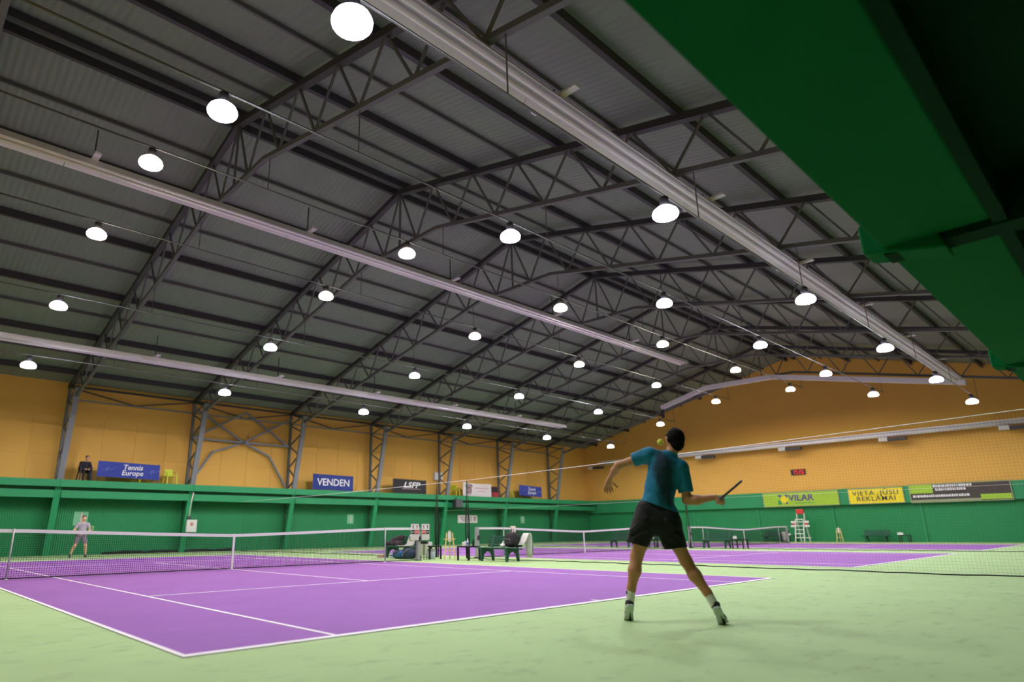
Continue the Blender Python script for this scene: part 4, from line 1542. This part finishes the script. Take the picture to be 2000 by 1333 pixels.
for s, (a, b) in (('l', ((-.265, .012, .20), (-.29, .02, .06))), ('r', ((.288, .012, .20), (.30, .02, .06)))):
    body_obj('sock', [([([C_(a, b, .044, .040)], [])], .009, .01, .01)], M_black, P2)
    o = body_obj('shoe', [([([C_((b[0], .04, .05), (b[0] * 1.04, -.15, .04), .045, .036), C_((b[0], .03, .09), (b[0], -.03, .06), .045, .04)], [((0, 0, .004), (0, 0, -1))])], .009, .02, .02)],
                 mat('grey shoe', (92, 96, 100), .6), P2)
    obj('cuff', MB().lathe([(.044, .205), (.048, .22), (.044, .235)], 14, (a[0], a[1], 0)), M_white, P2, True)
RK2 = thing('tennis_racket', 'yellow tennis racket held by the far player', 'racket', (-.52, 26.6, 0))
racket(RK2, (.10, -.34, .985), np.array((.30, -.84, .45)), np.array((0, -.47, -.88)), (1, 0, 0), mat('yellow frame', (226, 214, 40), .4), M_black)

# ------------------------------------------------------------------ spectator sitting on the balcony
P3 = thing('person', 'spectator in dark clothes sitting on a chair on the balcony', 'person', (.18, 30.75, ZB), .1)
M_dark = mat('dark jacket', (34, 32, 44), .8, var=.15, vscale=6)
M_trous = mat('dark trousers', (30, 28, 34), .8)
h3 = (.03, -.02, 1.16)
b3 = [([E_(h3, (.076, .095, .112)), E_((h3[0], h3[1] - .03, h3[2] - .055), (.056, .062, .066)), C_((.03, -.12, 1.16), (.03, -.132, 1.135), .01, .014)], []),
      ([C_((.02, .04, .96), (.03, .0, 1.08), .06, .054)], []), ([C_((0, .08, .9), (0, .1, .6), .12, .12, .8)], []),
      ([C_((-.2, .06, .9), (-.26, -.02, .66), .05, .04), C_((-.26, -.02, .66), (-.12, -.26, .58), .04, .027)], []),
      ([C_((.2, .06, .9), (.26, -.02, .66), .05, .04), C_((.26, -.02, .66), (.12, -.26, .58), .04, .027)], [])]
hh = []
for s in (-1, 1):
    hh.append(fingers((s * .12, -.26, .58), (s * .08, -.30, .57), [((s * .06, -.32, .58), (s * .04, -.335, .58), (s * .03, -.345, .565)), ((s * .06, -.325, .57), (s * .04, -.345, .565), (s * .03, -.35, .55)),
                                                                ((s * .065, -.325, .558), (s * .045, -.345, .55), (s * .035, -.348, .54)), ((s * .07, -.32, .548), (s * .05, -.34, .538), (s * .04, -.342, .53)),
                                                                ((s * .07, -.29, .595), (s * .045, -.30, .60), (s * .03, -.31, .595))], .01))
body_obj('body', [(b3, .012, .03, .03), ([(hh[0], [])], .007, .01, .01), ([(hh[1], [])], .007, .01, .01)], M_skin2, P3)
body_obj('hair', [([([E_((h3[0], h3[1] + .02, h3[2] + .03), (.087, .10, .10))], [((0, -.08, 1.19), (0, -.75, -.65))])], .01, .02, .02)], M_hair, P3)
j3 = [([C_((-.16, .06, .92), (.16, .06, .92), .085), C_((0, .08, .9), (0, .1, .56), .165, .165, .8)], [((0, 0, .985), (0, 0, 1)), ((0, 0, .44), (0, 0, -1))]),
      ([C_((-.2, .06, .9), (-.26, -.02, .66), .072, .06), C_((-.26, -.02, .66), (-.14, -.23, .585), .06, .045)], []),
      ([C_((.2, .06, .9), (.26, -.02, .66), .072, .06), C_((.26, -.02, .66), (.14, -.23, .585), .06, .045)], [])]
body_obj('jacket', [(j3, .011, .03, .03)], M_dark, P3)
t3 = []
for s in (-1, 1):
    t3.append(([C_((s * .09, .1, .52), (s * .14, -.34, .51), .09, .068), C_((s * .14, -.34, .51), (s * .15, -.30, .06), .064, .05)], [((0, 0, .07), (0, 0, -1))]))
body_obj('trousers', [(t3, .011, .03, .03)], M_trous, P3)
for s in (-1, 1):
    body_obj('shoe', [([([C_((s * .15, -.28, .05), (s * .16, -.46, .038), .044, .036)], [((0, 0, .003), (0, 0, -1))])], .01, .02, .02)], M_black, P3)

M_eye = mat('dark eye', (30, 24, 22), .3)


def eye(parent, c):
    obj('eye', MB().lathe([(.009 * math.sin(math.pi * k / 6), -.009 * math.cos(math.pi * k / 6)) for k in range(7)], 10, c), M_eye, parent, True)


for s_ in (-1, 1):
    eye(P2, (h2[0] + s_ * .030, h2[1] - .086, h2[2] + .005))
    eye(P3, (h3[0] + s_ * .030, h3[1] - .086, h3[2] + .005))
    eye(PL, (hd[0] + fx * .084 + s_ * .030 * fy, hd[1] + fy * .084 - s_ * .030 * fx, hd[2] + .005))

# ------------------------------------------------------------------ clothes and bags on the benches
M_jacket = mat('dark maroon jacket cloth', (58, 42, 50), .85, var=.3, vscale=5, bump=.6, bscale=14)
J = thing('jacket', 'dark jacket heaped over the left end of the green bench', 'jacket', (7.72, 14.88, .40), R90)
body_obj('jacket_body', [([([C_((-.32, -.12, .10), (.25, .02, .10), .09, .12), C_((-.25, .06, .22), (.2, .10, .30), .10, .10), C_((-.05, .12, .32), (.28, .18, .36), .07, .06),
                             C_((-.3, -.16, .08), (-.38, -.2, .05), .07, .05), C_((.1, -.1, .12), (.34, -.14, .08), .09, .07)], [((0, 0, .032), (0, 0, -1))])], .014, .05, .04)], M_jacket, J)
body_obj('sleeve', [([([C_((-.2, .02, .26), (-.05, -.16, .14), .06, .05), C_((-.05, -.16, .14), (.1, -.24, .09), .05, .045)], [((0, 0, .034), (0, 0, -1))])], .012, .03, .03)], M_jacket, J)

M_towel = mat('white towel', (224, 222, 220), .9, bump=.6, bscale=120)


def drape(name, pts, width, m, parent, th_=.016):
    """cloth strip following pts (local y,z), width along local x"""
    vs, fs = [], []
    n = len(pts)
    for i, (y, z) in enumerate(pts):
        a = Vector((0, pts[min(i + 1, n - 1)][0] - pts[max(i - 1, 0)][0], pts[min(i + 1, n - 1)][1] - pts[max(i - 1, 0)][1])).normalized()
        nv = Vector((0, -a.z, a.y))
        for j in range(7):
            x = -width / 2 + width * j / 6
            rip = .010 * math.sin(j * 1.9 + i * .7)
            p = Vector((x, y, z)) + nv * rip
            vs.append(p + nv * th_ / 2)
            vs.append(p - nv * th_ / 2)
    for i in range(n - 1):
        for j in range(6):
            a, b = (i * 7 + j) * 2, (i * 7 + j + 1) * 2
            c, d = ((i + 1) * 7 + j) * 2, ((i + 1) * 7 + j + 1) * 2
            fs += [(a, b, d, c), (c + 1, d + 1, b + 1, a + 1)]
    for i in range(n - 1):
        a, c = (i * 7) * 2, ((i + 1) * 7) * 2
        fs.append((a + 1, a, c, c + 1))
        a, c = (i * 7 + 6) * 2, ((i + 1) * 7 + 6) * 2
        fs.append((a, a + 1, c + 1, c))
    for j in range(6):
        a, b = j * 2, j * 2 + 2
        fs.append((a, a + 1, b + 1, b))
        k = (n - 1) * 14
        fs.append((k + b, k + b + 1, k + a + 1, k + a))
    return obj(name, MB().add(vs, fs), m, parent, True)


T1 = thing('towel', 'white towel with a printed dark and green motif on the jacket bench', 'towel', (7.72, 14.22, 0), R90)
drape('cloth', [(-.30, .445), (-.1, .437), (.1, .44), (.20, .47), (.25, .60), (.30, .72), (.36, .81), (.39, .83), (.42, .79), (.43, .60)], .46, M_towel, T1)
q = MB()
for k in range(6):
    a = math.pi * (k + .5) / 6
    p = Vector((.16 * math.cos(a), 0, .16 * math.sin(a)))
    q.box((p.x, .262 + .12 * p.z, .645 + p.z * .8), (.045, .012, .05))
obj('dark_motif', q, M_black, T1)
obj('green_motif', MB().prism([(.09 * math.cos(k * .5236), .63 + .05 * math.sin(k * .5236)) for k in range(12)], 'y', .235, .262), M_lime, T1)
T2 = thing('towel', 'white and green towel hanging over the right end of the backpack bench', 'towel', (7.72, 8.49, 0), R90)
drape('cloth', [(.05, .50), (.16, .62), (.25, .74), (.34, .84), (.40, .85), (.45, .76), (.46, .55), (.45, .35), (.47, .12)], .24, M_towel, T2)
obj('green_border', MB().box((.10, .485, .45), (.04, .03, .5)), M_benchgreen, T2)
T3 = thing('towel', 'pale towel folded over the headband of the middle court net', 'towel', (11.12, YN, 0), 0)
drape('cloth', [(-.035, .78), (-.034, .95), (-.03, 1.06), (-.012, 1.10), (.012, 1.10), (.03, 1.06), (.034, .95), (.035, .80)], .24, mat('cream towel', (226, 212, 200), .9, bump=.5, bscale=100), T3)
T4 = thing('paper_bag', 'small white bag left of the black backpack', 'bag', (7.66, 9.14, .425), R90)
body_obj('bag_body', [([([C_((-.05, 0, .06), (.05, 0, .06), .055, .055), C_((0, 0, .06), (.0, .02, .16), .05, .03)], [((0, 0, .005), (0, 0, -1))])], .01, .02, .02)], M_white, T4)
obj('handle', MB().tube([(-.02, .02, .16), (0, .02, .21), (.02, .02, .16)], .005, 5), M_white, T4)

M_pack = mat('black backpack cloth', (30, 28, 32), .75, var=.3, vscale=6, bump=.5, bscale=20)
BP = thing('backpack', 'black backpack standing on the right end of the green bench', 'backpack', (7.70, 8.82, .42), R90)
body_obj('main_body', [([([C_((-.11, .02, .15), (.11, .02, .15), .14, .14), C_((-.11, .04, .25), (.11, .04, .25), .14, .14), C_((-.10, .05, .34), (.10, .05, .34), .135, .13)], [((0, 0, .012), (0, 0, -1))])], .012, .06, .05)], M_pack, BP)
body_obj('front_pocket', [([([C_((-.09, -.09, .12), (.09, -.09, .12), .075, .075), C_((-.07, -.08, .22), (.07, -.08, .22), .06, .06)], [((0, 0, .014), (0, 0, -1))])], .012, .04, .04)], M_pack, BP)
obj('top_handle', MB().tube([(-.05, .08, .49), (-.03, .08, .55), (.03, .08, .55), (.05, .08, .49)], .012, 6), M_black, BP, True)
obj('shoulder_strap', MB().tube([(.1, .14, .46), (.2, .16, .48), (.25, .13, .3), (.22, .08, .08)], .018, 6), M_black, BP, True)
obj('zip', MB().tube([(-.13, -.165, .2), (-.06, -.165, .27), (.06, -.165, .27), (.13, -.165, .2)], .006, 5), M_steel, BP)

M_bag = mat('dark blue sports bag', (30, 52, 82), .7, var=.3, vscale=5)
M_bagb = mat('bright blue trim', (50, 120, 196), .6)
M_bagg = mat('grey trim', (140, 144, 150), .6)
SB = thing('sports_bag', 'blue and black racket bag on the floor in front of the bench', 'bag', (7.08, 13.46, 0), R90 + .15)
body_obj('main_body', [([([C_((-.42, 0, .14), (.35, 0, .16), .14, .16), C_((-.1, .04, .24), (.3, .04, .30), .10, .10)], [((0, 0, .004), (0, 0, -1))])], .014, .05, .05)], M_bag, SB)
body_obj('end_pocket', [([([C_((-.34, -.08, .10), (-.1, -.10, .11), .085, .08)], [((0, 0, .006), (0, 0, -1))])], .012, .03, .03)], mat('teal pocket', (24, 92, 116), .7), SB)
obj('blue_panel', MB().tube([(-.18, -.16, .10), (-.12, -.155, .2), (-.05, -.15, .26), (0, -.16, .18), (.02, -.17, .1)], .03, 6), M_bagb, SB, True)
obj('grey_stripe', MB().tube([(.02, -.165, .08), (.12, -.165, .22), (.25, -.13, .32), (.36, -.10, .33)], .016, 6), M_bagg, SB, True)
obj('carry_handle', MB().tube([(-.05, .0, .34), (.02, -.02, .42), (.15, -.02, .44), (.24, .0, .39)], .014, 6), M_black, SB, True)

for k, (yy, lb) in enumerate(((14.98, 'left shoe of the pair on the floor by the jacket bench'), (14.80, 'right shoe of the pair on the floor by the jacket bench'))):
    t = thing('tennis_shoe', lb, 'shoe', (7.08, yy, 0), R90 + .1, 'pair of shoes by the bench')
    body_obj('upper', [([([C_((0, .08, .06), (0, -.12, .045), .042, .036), C_((0, .08, .08), (0, .03, .09), .038, .034)], [((0, 0, .02), (0, 0, -1))])], .008, .02, .02)],
             mat('pinkish shoe', (176, 128, 112), .7), t)
    obj('sole', MB().prism([(-.035, .12), (.035, .12), (.045, -.02), (.045, -.12), (.0, -.165), (-.045, -.12), (-.04, -.02)], 'z', 0, .026), M_white, t, bevel=.005)
    obj('stripe', MB().bar((-.044, -.05, .05), (.03, .0, .1), .02, .012), M_black, t)
